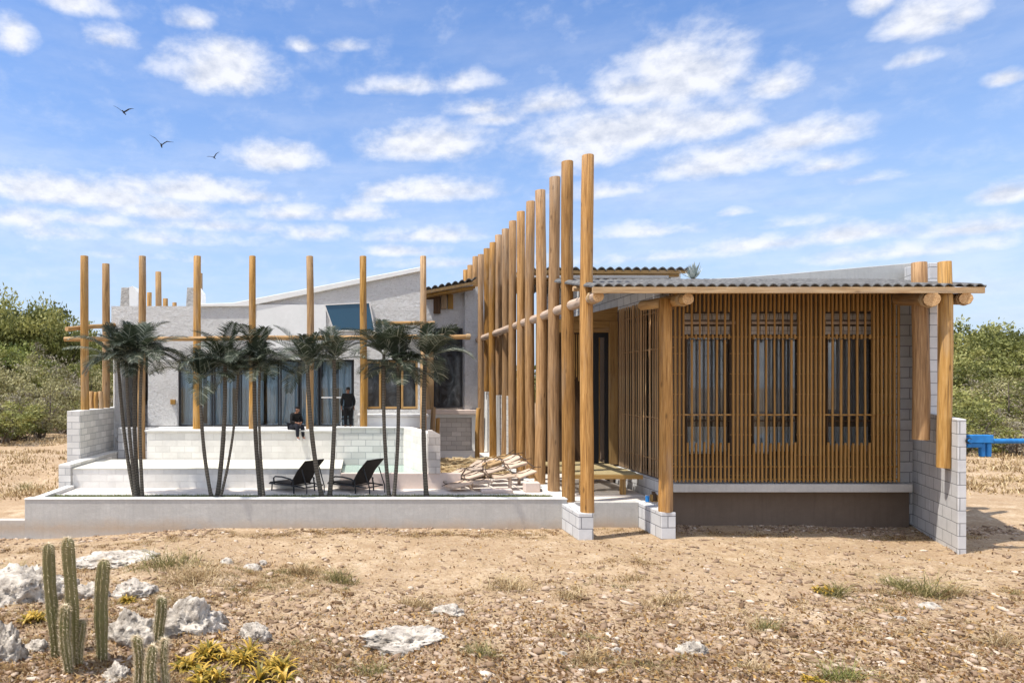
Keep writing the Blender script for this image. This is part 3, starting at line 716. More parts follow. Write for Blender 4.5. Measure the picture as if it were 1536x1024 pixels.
# ================================================================ POLES
def pole(label, x, y, z0, z1, r, mat='wood_pole', group=None, n=14, lean=(0,0), cat='pole', name='timber_pole'):
    mb = MB(); k = max(4, int((z1-z0)/.7)); pts = []; rad = []
    ax, ay, ph = R.uniform(-.022, .022), R.uniform(-.022, .022), R.uniform(0, 6)
    for i in range(k+1):
        t = i/k
        pts.append((x+lean[0]*t+ax*math.sin(ph+t*5), y+lean[1]*t+ay*math.cos(ph+t*4), z0+(z1-z0)*t)); rad.append(r*(1.05-.10*t)*(1+R.uniform(-.028, .028)))
    pts.append((pts[-1][0], pts[-1][1], z1+.008)); rad.append(rad[-1]*.93)
    mb.tube(pts, rad, n, 0, 1, jit=.012)
    return tag(mb.build(name, [mat, 'wood_end'], loc=(x, y, z0)), label, cat, group)
def beam(label, p0, p1, r, mat='wood_beam', name='timber_beam', ropes=(), group=None, n=12):
    t = thing(name, label, 'beam', ((p0[0]+p1[0])/2, (p0[1]+p1[1])/2, (p0[2]+p1[2])/2-r), group)
    P0, P1 = Vector(p0), Vector(p1); k = max(4, int((P1-P0).length/.7)); pts = []; rad = []
    for i in range(k+1):
        f = i/k; pts.append(P0.lerp(P1, f)+Vector((R.uniform(-.006,.006), R.uniform(-.006,.006), R.uniform(-.008,.008)))); rad.append(r*(1+R.uniform(-.035,.035)))
    mb = MB(); mb.tube(pts, rad, n, 0, 1, jit=.015); mb.build('log', [mat, 'wood_end'], t)
    for f in ropes:
        d = (P1-P0).normalized(); c = P0.lerp(P1, f); mb = MB()
        u = d.cross(Vector((0,0,1))).normalized(); w = d.cross(u)
        loop = []
        for i in range(41):
            a = i/40*2*math.pi*5; loop.append(c + d*((i/40-.5)*.11) + (u*math.cos(a)+w*math.sin(a))*(r+.012))
        mb.tube(loop, .012, 6); mb.build('rope', 'rope', t)
    return t
G = 'tall timber poles in the row that runs back from the walkway'
# px, top y, bottom y (None = on the strip), width, label extra
row = [(880,234,770,19),(851.8,243,758,18.3),(830.5,267,744,16.8),(810.8,286,735,15.6),(795,303,727,14),(781.5,318,None,13),(769,332,None,12),
       (758,344,592,11.4),(748,353,592,10.8),(738.6,364,None,10.3),(729.8,373,588,9.6),(721.3,382,None,9.2),(712.7,385,None,9.0),(704.8,398,None,8.4),(697.8,405,None,8.0)]
for k, (px, ty, by, w) in enumerate(row):
    Dd = 13.0 if k == 0 else 4.345*F/(px-538)
    z1 = PZ(ty, Dd); z0 = .5 if by is None else PZ(by, Dd)
    if k in (0, 1): z0 = .505
    elif k < 8: z0 = .56 if Dd < 20.4 else .5
    elif by: z0 = 2.57 if k < 9 else 2.66
    x = PX(px, Dd) + (.27 if by and k > 6 else 0)
    if by and k > 6: Dd *= x/PX(px, Dd); z1 = PZ(ty, Dd)
    if k == 0: z1 = PZ(234, 13)
    lab = {0: 'foremost and tallest-looking pole, on the block footing beside the porch roof edge', 1: 'second pole from the viewer in the tall row, just left of the foremost one',
           14: 'farthest and shortest-looking pole at the back end of the tall row'}.get(k, '%s pole counting back from the foremost one in the tall row' % ORD[k])
    pole(lab, x, Dd, z0, z1, w/2*Dd/F, group=G, lean=(R.uniform(-.01,.02), 0))
beam('long round log threaded through the tall pole row with its cut end facing the viewer', (4.39, 12.5, 4.555), (4.42, 25.6, 4.56), .105, 'wood_pale', ropes=(.02,))
pole('single stout post on the block footing in front of the slatted wing', 5.88, 13.08, .505, 4.56, .122, cat='post', name='timber_post')
beam('short round log beam resting beside the single post under the porch roof', (6.03, 12.5, 4.50), (6.07, 14.6, 4.62), .108, ropes=(.10,))
# right end
pole('hanging pole nearest the slatted wing, cut off above the ground', PX(1380.5,12.9), 12.9, PZ(659,12.9), PZ(394,12.9), .132, cat='pole', group='poles at the right end of the porch roof')
pole('longest hanging pole, in front of the stepped block wall end', PX(1417,12.55), 12.55, PZ(701,12.55), PZ(393,12.55), .11, group='poles at the right end of the porch roof', mat='wood_pole_yellow')
pole('darker pole mostly hidden behind the right-hand hanging pole', PX(1406.5,14.5), 14.5, 0, PZ(395,14.5), .10, group='poles at the right end of the porch roof')
beam('thick log beam end beside the hanging pole nearest the wing', (10.40, 12.38, PZ(449,12.38)), (10.86, 13.7, 4.64), .132, 'wood_pole_yellow', ropes=(.09,))
beam('log beam end furthest to the right under the roof overhang', (11.02, 12.38, PZ(448,12.38)), (11.5, 13.5, 4.62), .104, 'wood_pole_yellow', ropes=(.10,))
# pergola on the left
G = 'pergola poles standing along the front of the pool house'
DP = 18.35
pl = [(127.5,12,2.26),(213,11.5,None),(295,11.5,1.73),(378.5,10.5,1.73),(465.5,11,1.73),(545.5,10.5,1.75),(635,9.6,.5)]
labs = ['pergola pole at the far left corner on top of the white block wall', 'pergola pole rising above the clump of four palms', 'pergola pole at the left edge of the glass doors beside a roof stub',
        'pergola pole rising out of the crown of the twin-trunk palms', 'pergola pole directly right of the seated person', 'pergola pole directly right of the standing person, crossing the slanted window', 'rightmost pergola pole at the end of the white gable']
for (px, w, z0), lab in zip(pl, labs):
    Dd = DP if px > 600 or px < 130 else DP
    x = PX(px, Dd)
    if px < 130: x = -7.18; Dd = 17.9
    zz = z0 if z0 is not None else .5
    if px > 600: Dd = 18.2; x = PX(px, Dd)
    pole(lab, x, Dd, zz, PZ(384.5, Dd), w/2*Dd/F, 'wood_pole_yellow', G, n=10, lean=(.02*R.uniform(-1,1), 0))
G = 'poles running back along the left side of the pool house'
for px, ty, w, z0, lab in ((159,396,11.5,2.26,'pole right of the far left corner pole, with a cluster of stumps at its foot'),(238,408,9.5,2.28,'pole standing alone behind the roof between two pergola poles'),
        (224,439,7.5,2.28,'short pole top showing just right of the second pergola pole'),(248,448,8,2.28,'low pole top showing behind the parapet, second lowest of them'),(262,454,7,2.28,'lowest pole top showing behind the parapet'),(300,410,8,2.28,'pole mostly hidden behind the pergola pole beside the glass doors')):
    x = -7.18 if px != 300 else -6.0
    Dd = x*F/(px-538)
    if px > 160: z0 = .2
    pole(lab, x, Dd, z0, PZ(ty, Dd), w/2*Dd/F, 'wood_pole_yellow', G, n=10)
G = 'short poles closing the open corner left of the pool house'
for px, lab in ((180,'leftmost short pole in the open corner behind the four palms'),(196.5,'middle short pole in the open corner behind the four palms'),(214,'rightmost short pole in the open corner behind the four palms')):
    pole(lab, PX(px, 21.5), 21.5, 2.28, 4.0, .095, 'wood_pole_yellow', G, n=10)
G = 'stumps on the left block wall'
for px, py, lab in ((154,587,'tallest stump in the cluster on the left block wall'),(161,588,'middle stump in the cluster on the left block wall'),(168,587,'right stump in the cluster on the left block wall')):
    Dd = 18.85; pole(lab, -7.25+(px-161)*.019, Dd, 2.26, PZ(py, Dd), .062, 'wood_pole_yellow', G, n=9, cat='stump', name='timber_stump')
pole('slim white column at the open corner left of the pool house', PX(172.5, 19.6), 19.65, 1.06, 4.0, .07, 'plaster_smooth', cat='column', name='white_column')
DB = DP-.17
beam('long horizontal pergola beam running behind the palm crowns', (PX(99,DB), DB-.1, PZ(509,DB)), (PX(705,DB), DB, PZ(505,DB)), .062, 'wood_pole_yellow', ropes=(.93, .995))
beam('short upper pergola beam at the far left corner', (PX(100,17.6), 17.6, PZ(493,17.6)), (PX(158,18.6), 19.3, PZ(487.5,19.3)), .058, 'wood_pole_yellow')
beam('short upper beam beside the rightmost pergola pole', (PX(564,DB), DB, PZ(484.5,DB)), (PX(652,DB), DB, PZ(484,DB)), .05, 'wood_pole_yellow')
# short timber posts with braces near the terrace steps
for px, y0, y1, Dd, lab in ((638,626,690,17.5,None),(648,611,665,20.5,'short yellow post beside the plunge pool end pillar'),(715.5,612,673,22.5,'short yellow post leaning by the far tall poles'),(655,627,672,23,'squat brown post behind the plunge pool end pillar')):
    if lab: pole(lab, PX(px,Dd), Dd, .5, PZ(y0,Dd), .075, 'wood_pole_yellow', n=8, cat='post', name='timber_post', lean=(.04,0))

# ================================================================ ROPE WALKWAY of pale planks climbing right
rw = thing('rope_walkway', 'collapsed walkway of pale flat planks tied with dark rope, climbing towards the tall poles', 'walkway', (3.0, 17, .5))
strips = [((1.85,15.75,.62),(4.0,16.15,.78),(4.15,17.6,1.12)), ]
rowsW = [((2.0,15.6,.56),(4.15,15.9,.90)), ((1.9,16.05,.62),(4.1,16.6,1.02)), ((2.2,16.6,.66),(4.1,17.4,1.08)), ((2.6,17.4,.70),(4.1,18.4,1.06))]
prev = None; kk = 0
for (p0, p1) in rowsW:
    P0, P1 = Vector(p0), Vector(p1); n = 4; cur = []
    for i in range(n):
        a = P0.lerp(P1, (i+.06)/n); b = P0.lerp(P1, (i+.90)/n)
        a.z += R.uniform(-.05,.05); b.z += R.uniform(-.05,.05); a.y += R.uniform(-.08,.08)
        dirv = (b-a).normalized(); sd = Vector((-dirv.y, dirv.x, 0)).normalized()*R.uniform(.17,.24); upv = Vector((0,0,R.uniform(.022,.04)))
        mb = MB(); A, B = a-sd, b-sd; Cc, Dv = b+sd, a+sd
        sh = Vector((R.uniform(-.05,.05), 0, 0))
        mb.hexa([A-upv, B-upv+sh, Cc-upv+sh, Dv-upv, A+upv, B+upv+sh, Cc+upv+sh, Dv+upv], 0, 0)
        mb.build('plank', 'wood_pale' if (kk % 5 or i < 2) else 'wood_board', rw, bevel=.02, seg=2); kk += 1
        cur.append((a, b))
    rp = MB(); pts = [P0+Vector((-.1,0,.05))]
    for a, b in cur: pts += [a+Vector((0,0,.07)), (a+b)/2+Vector((0,0,.03)), b+Vector((0,0,.08))]
    pts += [P1+Vector((.12,.1,.1))]
    rp.tube(pts, .009, 6, cap=True)
    if prev:
        for (a, b), (c2, d2) in zip(prev, cur):
            rp.tube([a+Vector((0,0,.07)), (a+c2)/2, c2+Vector((0,0,.07))], .008, 6)
            rp.tube([b+Vector((0,0,.07)), (b+d2)/2+Vector((0,0,.05)), d2+Vector((0,0,.07))], .012, 6)
    rp.build('rope', 'rope_dark', rw)
    prev = cur
for k, (x, y) in enumerate(((2.6,15.75),(3.5,15.8),(3.9,16.6),(3.2,17.0),(2.3,16.5),(3.7,18.0))):
    mb = MB(); mb.tube([(x,y,.5),(x,y,.56+(x-2)*.15)], .04, 8); mb.build('leg', 'wood_pale', rw)
wall('stone_block', 'pale square stone block at the foot of the tall poles by the planter end', 'block', [(3.75,4.1,15.4,15.62,.5,.72)], 'pink_curb', bevel=.02)
wall('stone_block', 'long flat pink stone block lying on the terrace before the rope walkway', 'block', [(2.75,3.45,15.25,15.45,.5,.585)], 'pink_curb', bevel=.02)
# dry frond heap
n = 2600; cx = NR.uniform(2.0, 3.9, n); cy = NR.uniform(17.6, 20.5, n); cz = .52+NR.uniform(0, .38, n)*np.clip(1-np.abs(cy-19)/2,0.2,1)
a = NR.normal(0, .5, n); L = NR.uniform(.12, .4, n); w = NR.uniform(.008,.02,n); e = NR.normal(0,.2,n)
d = np.stack([np.cos(a)*L, np.sin(a)*L, e*L], -1); s_ = np.stack([-np.sin(a)*w, np.cos(a)*w, w*.8], -1); P = np.stack([cx,cy,cz], -1)
V = np.stack([P-d/2-s_, P-d/2+s_, P+d/2+s_*.3, P+d/2-s_*.3], 1).reshape(-1,3)
tag(npmesh('dry_leaves', V, np.arange(4*n).reshape(-1,4), 'dry_blade', NR.uniform(0,1,n)), 'heap of dry brown fronds and twigs behind the rope walkway', kind='stuff')

# small items on the low wall by the wing
t = thing('paint_can', 'small blue can standing on the low wall beside the slatted wing', 'can', (PX(975,14.3), 14.3, .515))
x, y = PX(971,14.1), 14.1
mb = MB(); mb.tube([(x,y,.515),(x,y,.64)], .04, 14); mb.build('body', 'blue_paint', t)
mb = MB(); mb.tube([(x,y,.64),(x,y,.652)], .043, 14); mb.build('lid', 'frame_grey', t)
t = thing('timber_crate', 'small brown crate of offcuts on the low wall beside the blue can', 'crate', (PX(979,14.1), 14.12, .515))
x = PX(981,14.1)
mb = MB(); mb.box(x-.06,x+.06,14.04,14.16,.517,.53)
for xx in (x-.06, x+.048): mb.box(xx, xx+.012, 14.04, 14.16, .53, .66)
mb.box(x-.048,x+.048,14.148,14.16,.53,.62); mb.build('box', 'wood_board', t)
mb = MB()
for k in range(4): mb.box(x-.04+k*.02, x-.026+k*.02, 14.06, 14.13, .53, .70+R.uniform(-.03,.03))
mb.build('offcuts', 'wood_dark', t)

# ================================================================ BLUE BARRIER
bt = thing('barrier_gate', 'bright blue steel barrier pole fixed to the end of the stepped block wall', 'barrier', (11.6, 12.6, 1.4))
Db = 12.32
def xb(px): return PX(px, Db)
def zb(py): return PZ(py, Db)
mb = MB(); mb.tube([(xb(1487), Db+.03, zb(661.5)), (xb(1600), Db+.03, zb(661))], .045, 16); mb.build('tube', 'blue_paint', bt)
mb = MB(); mb.box(xb(1450)+.005, xb(1488), Db-.04, Db+.10, zb(664), zb(652)); mb.build('bracket', 'blue_paint', bt, bevel=.012, seg=2)
mb = MB(); mb.box(xb(1450)+.005, xb(1472), Db-.02, Db+.08, zb(671), zb(664.3)); mb.build('gusset', 'blue_paint', bt, bevel=.008)
for px in (1475.5, 1485):
    mb = MB(); mb.box(xb(px-3.6), xb(px+3.4), Db, Db+.07, zb(685), zb(664.3)); mb.build('peg', 'blue_paint', bt, bevel=.02, seg=3)
mb = MB(); mb.tube([(xb(1443), 12.19, zb(660)), (xb(1443), 12.165, zb(660))], .055, 20); bo = mb.build('bolt_plate', 'frame_dark', bt); RL[bo.name] = RL[bt.name]
mb = MB(); mb.tube([(xb(1443), 12.166, zb(660)), (xb(1443), 12.14, zb(660))], .036, 20); mb.build('bolt_cap', 'blue_paint', bo)
mb = MB(); mb.tube([(xb(1600)-.05, Db+.03, -.2), (xb(1600)-.05, Db+.03, zb(655))], .05, 14); mb.build('post', 'blue_paint', bt)

# ================================================================ LOUNGERS
def lounger(label, x, y, rot, back):
    t = thing('sun_lounger', label, 'sun lounger', (0,0,0), 'dark sun loungers by the pool deck')
    def P(mb, name, mat, **k): return mb.build(name, mat, t, **k)
    W = .30
    mb = MB()   # side rails and crossbars
    for s in (-1, 1): mb.tube([(-.72,s*W,.15),(.0,s*W,.17),(.42,s*W,.16)], .016, 8)
    for xx in (-.72, -.3, .05, .42): mb.tube([(xx,-W,.155),(xx,W,.155)], .013, 8)
    P(mb, 'frame', 'frame_dark')
    mb = MB(); mb.prism([(-.73,.15),(-.5,.175),(0.0,.165),(.03,.19),(0,.205),(-.5,.215),(-.73,.185)], 'y', -W+.01, W-.01); P(mb, 'seat', 'wicker', bevel=.008)
    mb = MB(); ca, sa = math.cos(back), math.sin(back); L = .72
    prof = [(0,0),(L*.5,.035),(L,.0),(L+.01,.03),(L*.5,.07),(0,.04)]
    mb.prism([(.02+p[0]*ca-p[1]*sa, .18+p[0]*sa+p[1]*ca) for p in prof][::1], 'y', -W+.0, W-.0); P(mb, 'backrest', 'wicker', bevel=.01)
    for s in (-1, 1):
        mb = MB(); mb.tube([(-.52,s*(W+.03),.15),(-.53,s*(W+.03),.30),(-.47,s*(W+.03),.335),(-.25,s*(W+.03),.345),(.02,s*(W+.03),.32),(.12,s*(W+.03),.28)], .018, 8); P(mb, 'armrest', 'frame_dark')
    for s in (-1, 1):
        mb = MB(); mb.tube([(-.62,s*W,.15),(-.63,s*W,0)], .016, 8); P(mb, 'leg', 'frame_dark')
        mb = MB(); mb.tube([(.10,s*(W+.02),.30),(.13,s*(W+.02),.15),(.14,s*(W+.02),0)], .018, 8); P(mb, 'leg', 'frame_dark')
        mb = MB(); mb.tube([(.02+.5*ca,s*(W-.03),.18+.5*sa),(.44,s*(W-.03),.30),(.5,s*(W-.03),.16),(.5,s*(W-.03),0)], .013, 8); P(mb, 'brace', 'frame_dark')
    t.location = Vector((x, y, .5))*S; t.rotation_euler = (0,0,rot)
lounger('dark wicker sun lounger on the left, half crossed by two leaning palm trunks', PX(450,15.45), 15.5, math.radians(-42), math.radians(50))
lounger('dark wicker sun lounger on the right, in front of the plunge pool water', PX(540,15.45), 15.5, math.radians(-40), math.radians(52))

# ================================================================ PEOPLE
def skin(name, J, E, mat, parent, sub=2):
    me = bpy.data.meshes.new(name); K = list(J)
    me.from_pydata([Vector(J[k][0])*S for k in K], [(K.index(a), K.index(b)) for a, b in E], [])
    o = bpy.data.objects.new(name, me); C.objects.link(o)
    m = o.modifiers.new('s', 'SKIN'); sv = me.skin_vertices
    if not len(sv): 
        bpy.context.view_layer.objects.active = o
        me.attributes.new('skin', 'FLOAT', 'POINT')
    for i, k in enumerate(K):
        r = J[k][1]; sv[0].data[i].radius = (r[0]*S, r[1]*S) if isinstance(r, tuple) else (r*S, r*S)
        sv[0].data[i].use_root = (i == 0)
    s = o.modifiers.new('u', 'SUBSURF'); s.levels = s.render_levels = sub
    bpy.context.view_layer.update()
    ev = o.evaluated_get(bpy.context.evaluated_depsgraph_get()); m2 = bpy.data.meshes.new_from_object(ev)
    o.modifiers.clear(); o.data = m2; m2.materials.clear(); m2.materials.append(MATS[mat])
    m2.polygons.foreach_set('use_smooth', [True]*len(m2.polygons)); o.parent = parent
    return o
def fingers(body, wrist, d, side, sc):
    # palm and five bent fingers joined into the body mesh
    d = Vector(d).normalized(); side = Vector(side).normalized(); up = d.cross(side)
    W = Vector(wrist); bm = MB()
    bm.tube([W-d*.01*sc, W+d*.03*sc, W+d*.055*sc], [.014*sc,.020*sc,.019*sc], 8)
    for k in range(4):
        b = W+d*.05*sc+side*((k-1.5)*.0105*sc); L = (.034,.040,.037,.029)[k]*sc
        bm.tube([b, b+d*L*.5+up*.006*sc, b+d*L*.85+up*.018*sc], [.0055*sc,.005*sc,.004*sc], 6)
    b = W+d*.02*sc-side*.018*sc; bm.tube([b, b-side*.018*sc+d*.016*sc, b-side*.02*sc+d*.036*sc+up*.008*sc], [.007*sc,.006*sc,.005*sc], 6)
    V = [v.co.copy() for v in body.data.vertices]; Fs = [tuple(p.vertices) for p in body.data.polygons]
    i = len(V); V += [Vector(v)*S for v in bm.v]; Fs += [tuple(j+i for j in f) for f in bm.f]
    me = bpy.data.meshes.new(body.name); me.from_pydata(V, [], Fs); me.polygons.foreach_set('use_smooth', [True]*len(Fs)); me.materials.append(body.data.materials[0]); body.data = me
def head_verts(c, r, fwd):
    pass
def face_bits(parent, c, r, f):
    # eyes, nose and ears on the head, joined in one part each
    c = Vector(c); f = Vector(f).normalized(); s = f.cross(Vector((0,0,1))).normalized()
    mb = MB(); mb.tube([c+f*r*.85+Vector((0,0,.01)), c+f*r*1.22-Vector((0,0,.012))], [r*.10, r*.2], 6); mb.build('nose', 'skin', parent)
    for q in (-1, 1):
        mb = MB(); e = c+f*r*.93+s*q*r*.38+Vector((0,0,.012)); mb.tube([e, e+f*r*.06], r*.13, 8); mb.build('eye', 'hair', parent)
        mb = MB(); e = c+s*q*r*.93; mb.tube([e-Vector((0,0,r*.28)), e, e+Vector((0,0,r*.25))], [r*.10,r*.16,r*.12], 6); mb.build('ear', 'skin', parent)
# standing person, seen from behind; height h in layout units
def standing(label, x, y, z, h, rot):
    t = thing('person', label, 'person', (0,0,0)); q = h
    J = {'pel': ((0,0,.52*q), (.085*q,.062*q)), 'sp': ((0,0,.63*q), (.075*q,.055*q)), 'ch': ((0,0,.74*q), (.095*q,.062*q)), 'nk0': ((0,0,.815*q), (.045*q,.04*q)), 'nk': ((0,.005*q,.85*q), .027*q),
         'hd': ((0,.01*q,.905*q), (.047*q,.056*q)), 'hd2': ((0,.008*q,.955*q), (.042*q,.048*q))}
    E = [('pel','sp'),('sp','ch'),('ch','nk0'),('nk0','nk'),('nk','hd'),('hd','hd2')]
    for s, n in ((-1,'l'),(1,'r')):
        J['sh'+n] = ((s*.115*q,0,.79*q), .036*q); J['el'+n] = ((s*.155*q,-.01*q,.63*q), .027*q); J['wr'+n] = ((s*.15*q,.05*q,.50*q), .017*q)
        J['hp'+n] = ((s*.05*q,0,.48*q), .055*q); J['kn'+n] = ((s*.06*q,.01*q,.28*q), .038*q); J['an'+n] = ((s*.06*q,-.01*q,.05*q), .023*q); J['to'+n] = ((s*.068*q,.07*q,.022*q), .019*q)
        E += [('ch','sh'+n),('sh'+n,'el'+n),('el'+n,'wr'+n),('pel','hp'+n),('hp'+n,'kn'+n),('kn'+n,'an'+n),('an'+n,'to'+n)]
    b = skin('body', J, E, 'skin', t)
    for s in (-1, 1): fingers(b, (s*.15*q,.05*q,.49*q), (s*.0,.15,-1), (0,1,.1), q)
    Jc = {k: (v[0], tuple(a*1.16+.006*q for a in (v[1] if isinstance(v[1], tuple) else (v[1],v[1])))) for k, v in J.items()}
    up = {k: Jc[k] for k in ('pel','sp','ch','nk0','shl','ell','wrl','shr','elr','wrr')}
    for n in 'lr': up['wr'+n] = (tuple(Vector(J['el'+n][0]).lerp(Vector(J['wr'+n][0]), .85)), up['wr'+n][1])
    up['hem'] = ((0,0,.40*q), (.10*q,.075*q))
    skin('shirt', up, [e for e in E if e[0] in up and e[1] in up] + [('pel','hem')], 'black_cloth', t)
    lo = {k: Jc[k] for k in ('pel','hpl','knl','anl','hpr','knr','anr')}
    skin('trousers', lo, [e for e in E if e[0] in lo and e[1] in lo], 'black_cloth', t)
    skin('hair', {'a': ((0,-.012*q,.90*q), (.052*q,.05*q)), 'b': ((0,-.006*q,.955*q), (.055*q,.058*q)), 'c': ((0,0,.985*q), (.03*q,.03*q))}, [('a','b'),('b','c')], 'hair', t)
    for s in (-1, 1): skin('shoe', {'a': ((s*.06*q,-.02*q,.025*q), .028*q), 'b': ((s*.068*q,.085*q,.02*q), .022*q)}, [('a','b')], 'black_cloth', t, 1)
    face_bits(t, (0,.01*q,.915*q), .052*q, (0,1,0))
    t.location = Vector((x,y,z))*S; t.rotation_euler = (0,0,rot)
standing('person in black clothes standing on the upper terrace with back to the viewer', PX(522,18.75), 18.75, 1.745, 1.13, math.radians(8))
# folding chair next to the standing person
t = thing('folding_chair', 'small dark folding chair standing beside the person on the upper terrace', 'chair', (PX(519,19.0), 19.02, 1.745))
bx, by, bz = PX(521,19.05), 19.05, 1.745
mb = MB(); mb.box(bx-.17,bx+.17,by-.14,by+.14,bz+.22,bz+.245); mb.build('seat', 'black_cloth', t, bevel=.006)
mb = MB(); mb.box(bx-.17,bx+.17,by+.13,by+.15,bz+.30,bz+.48); mb.build('backrest', 'black_cloth', t, bevel=.006)
for sx in (-1,1):
    for sy in (-1,1):
        mb = MB(); mb.tube([(bx+sx*.17,by+sy*.15,bz),(bx+sx*.17,by-sy*.10,bz+.24)], .011, 6); mb.build('leg', 'frame_grey', t)
    mb = MB(); mb.tube([(bx+sx*.17,by+.13,bz+.2),(bx+sx*.17,by+.15,bz+.5)], .011, 6); mb.build('back_post', 'frame_grey', t)
# seated person on terrace edge, facing right and toward the viewer
def seated(label, x, y, z, q, rot):
    t = thing('person', label, 'person', (0,0,0))
    # local: faces +X; seat at z=0, edge of the wall ahead
    J = {'pel': ((0,0,.075*q), (.078*q,.085*q)), 'sp': ((.03*q,0,.19*q), (.06*q,.075*q)), 'ch': ((.085*q,0,.29*q), (.065*q,.09*q)), 'nk0': ((.125*q,0,.355*q), (.04*q,.045*q)), 'nk': ((.15*q,0,.385*q), .027*q),
         'hd': ((.175*q,0,.43*q), (.05*q,.045*q)), 'hd2': ((.17*q,0,.475*q), (.045*q,.04*q))}
    E = [('pel','sp'),('sp','ch'),('ch','nk0'),('nk0','nk'),('nk','hd'),('hd','hd2')]
    for s, n in ((-1,'r'),(1,'l')):
        J['sh'+n] = ((.105*q,s*.11*q,.325*q), .035*q); J['el'+n] = ((.13*q,s*.14*q,.18*q), .026*q); J['wr'+n] = ((.235*q,s*.05*q,.15*q), .017*q)
        J['hp'+n] = ((.03*q,s*.05*q,.06*q), .055*q)
        J['kn'+n] = ((.265*q,s*.07*q,.11*q if n == 'r' else .075*q), .04*q); J['an'+n] = ((.285*q,s*.07*q,-.16*q), .025*q); J['to'+n] = ((.36*q,s*.07*q,-.195*q), .019*q)
        E += [('ch','sh'+n),('sh'+n,'el'+n),('el'+n,'wr'+n),('pel','hp'+n),('hp'+n,'kn'+n),('kn'+n,'an'+n),('an'+n,'to'+n)]
    b = skin('body', J, E, 'skin', t)
    for s in (-1, 1): fingers(b, (.235*q,s*.05*q,.15*q), (1,-s*.6,-.1), (0,.3,1), q)
    Jc = {k: (v[0], tuple(a*1.18+.006*q for a in (v[1] if isinstance(v[1], tuple) else (v[1],v[1])))) for k, v in J.items()}
    up = {k: Jc[k] for k in ('pel','sp','ch','nk0','shl','ell','wrl','shr','elr','wrr')}
    for n in 'lr': up['wr'+n] = (tuple(Vector(J['el'+n][0]).lerp(Vector(J['wr'+n][0]), .72)), up['wr'+n][1])
    skin('shirt', up, [e for e in E if e[0] in up and e[1] in up], 'black_cloth', t)
    lo = {k: Jc[k] for k in ('pel','hpl','knl','anl','hpr','knr','anr')}
    skin('trousers', lo, [e for e in E if e[0] in lo and e[1] in lo], 'denim_dark', t)
    skin('hat', {'a': ((.155*q,0,.455*q), (.056*q,.056*q)), 'b': ((.16*q,0,.495*q), (.052*q,.052*q)), 'c': ((.16*q,0,.515*q), (.03*q,.03*q))}, [('a','b'),('b','c')], 'black_cloth', t)
    for s in (-1, 1): skin('shoe', {'a': ((.275*q,s*.07*q,-.195*q), .028*q), 'b': ((.365*q,s*.07*q,-.21*q), .021*q)}, [('a','b')], 'shoe_white', t, 1)
    face_bits(t, (.18*q,0,.435*q), .05*q, (1,0,-.25))
    t.location = Vector((x,y,z))*S; t.rotation_euler = (0,0,rot)
seated('person in black clothes and dark cap sitting on the edge of the upper terrace', PX(440,18.12), 18.12, 1.735, 1.2, math.radians(-52))

# ================================================================ BIRDS
def bird(label, px, py, Dd, span, pl, pr, rot=0):
    mb = MB()
    # wing outline sections: (s, z) from the body to the tip
    def wing(sg, prof):
        V = []
        for i, (s, z, c, sw) in enumerate(prof):
            x = sg*s*span; zz = z*span; y0 = sw*span; cc = c*span; th = max(.012, .05*(1-s*1.8))*span*.35
            V += [(x, y0-cc*.5, zz), (x, y0-cc*.15, zz+th), (x, y0+cc*.5, zz), (x, y0-cc*.15, zz-th*.4)]
        n = len(prof); Fs = []
        for i in range(n-1):
            for j in range(4):
                f = (i*4+j, i*4+(j+1)%4, (i+1)*4+(j+1)%4, (i+1)*4+j); Fs.append(f if sg > 0 else f[::-1])
        Fs += [tuple(range((n-1)*4, n*4)), (3,2,1,0)]
        mb.add(V, Fs, 0, True)
    wing(-1, pl); wing(1, pr)
    mb.tube([(0,-.20*span,.005*span),(0,-.16*span,.012*span),(0,-.10*span,.006*span),(0,0,0),(0,.10*span,-.004*span),(0,.2*span,0),(0,.26*span,.004*span)],
            [.004*span,.022*span,.024*span,.042*span,.034*span,.016*span,.03*span], 8)
    b = mb.build('bird', 'bird_black', loc=(0,0,0)); b.location = Vector((PX(px,Dd), Dd, PZ(py,Dd)))*S; b.rotation_euler = (0,0,rot)
    tag(b, label, 'bird', 'black birds soaring above the pool house')
bird('black bird soaring highest, at the upper left of the three', 185.5, 168.5, 40, 1.28, [(0,0,.13,0),(.12,.08,.15,.0),(.26,.18,.12,-.04),(.38,.26,.07,0),(.50,.32,.015,.05)], [(0,0,.13,0),(.12,.06,.15,0),(.25,.12,.12,-.04),(.36,.16,.07,0),(.46,.18,.015,.05)])
bird('black bird in the middle of the three, wings raised in a deep vee', 242, 218, 40, 1.36, [(0,0,.13,0),(.12,.16,.15,.0),(.24,.27,.12,-.04),(.36,.34,.07,0),(.50,.43,.015,.05)], [(0,0,.13,0),(.12,.1,.15,0),(.24,.165,.12,-.04),(.36,.17,.07,0),(.52,.185,.015,.05)], .2)
bird('smallest black bird, lowest and furthest right of the three', 321, 236.5, 48, .98, [(0,0,.13,0),(.15,.05,.15,.0),(.32,.09,.12,-.04),(.48,.11,.07,0),(.60,.12,.015,.05)], [(0,0,.13,0),(.08,.13,.15,0),(.18,.24,.12,-.04),(.30,.33,.07,0),(.42,.41,.015,.05)], -.2)
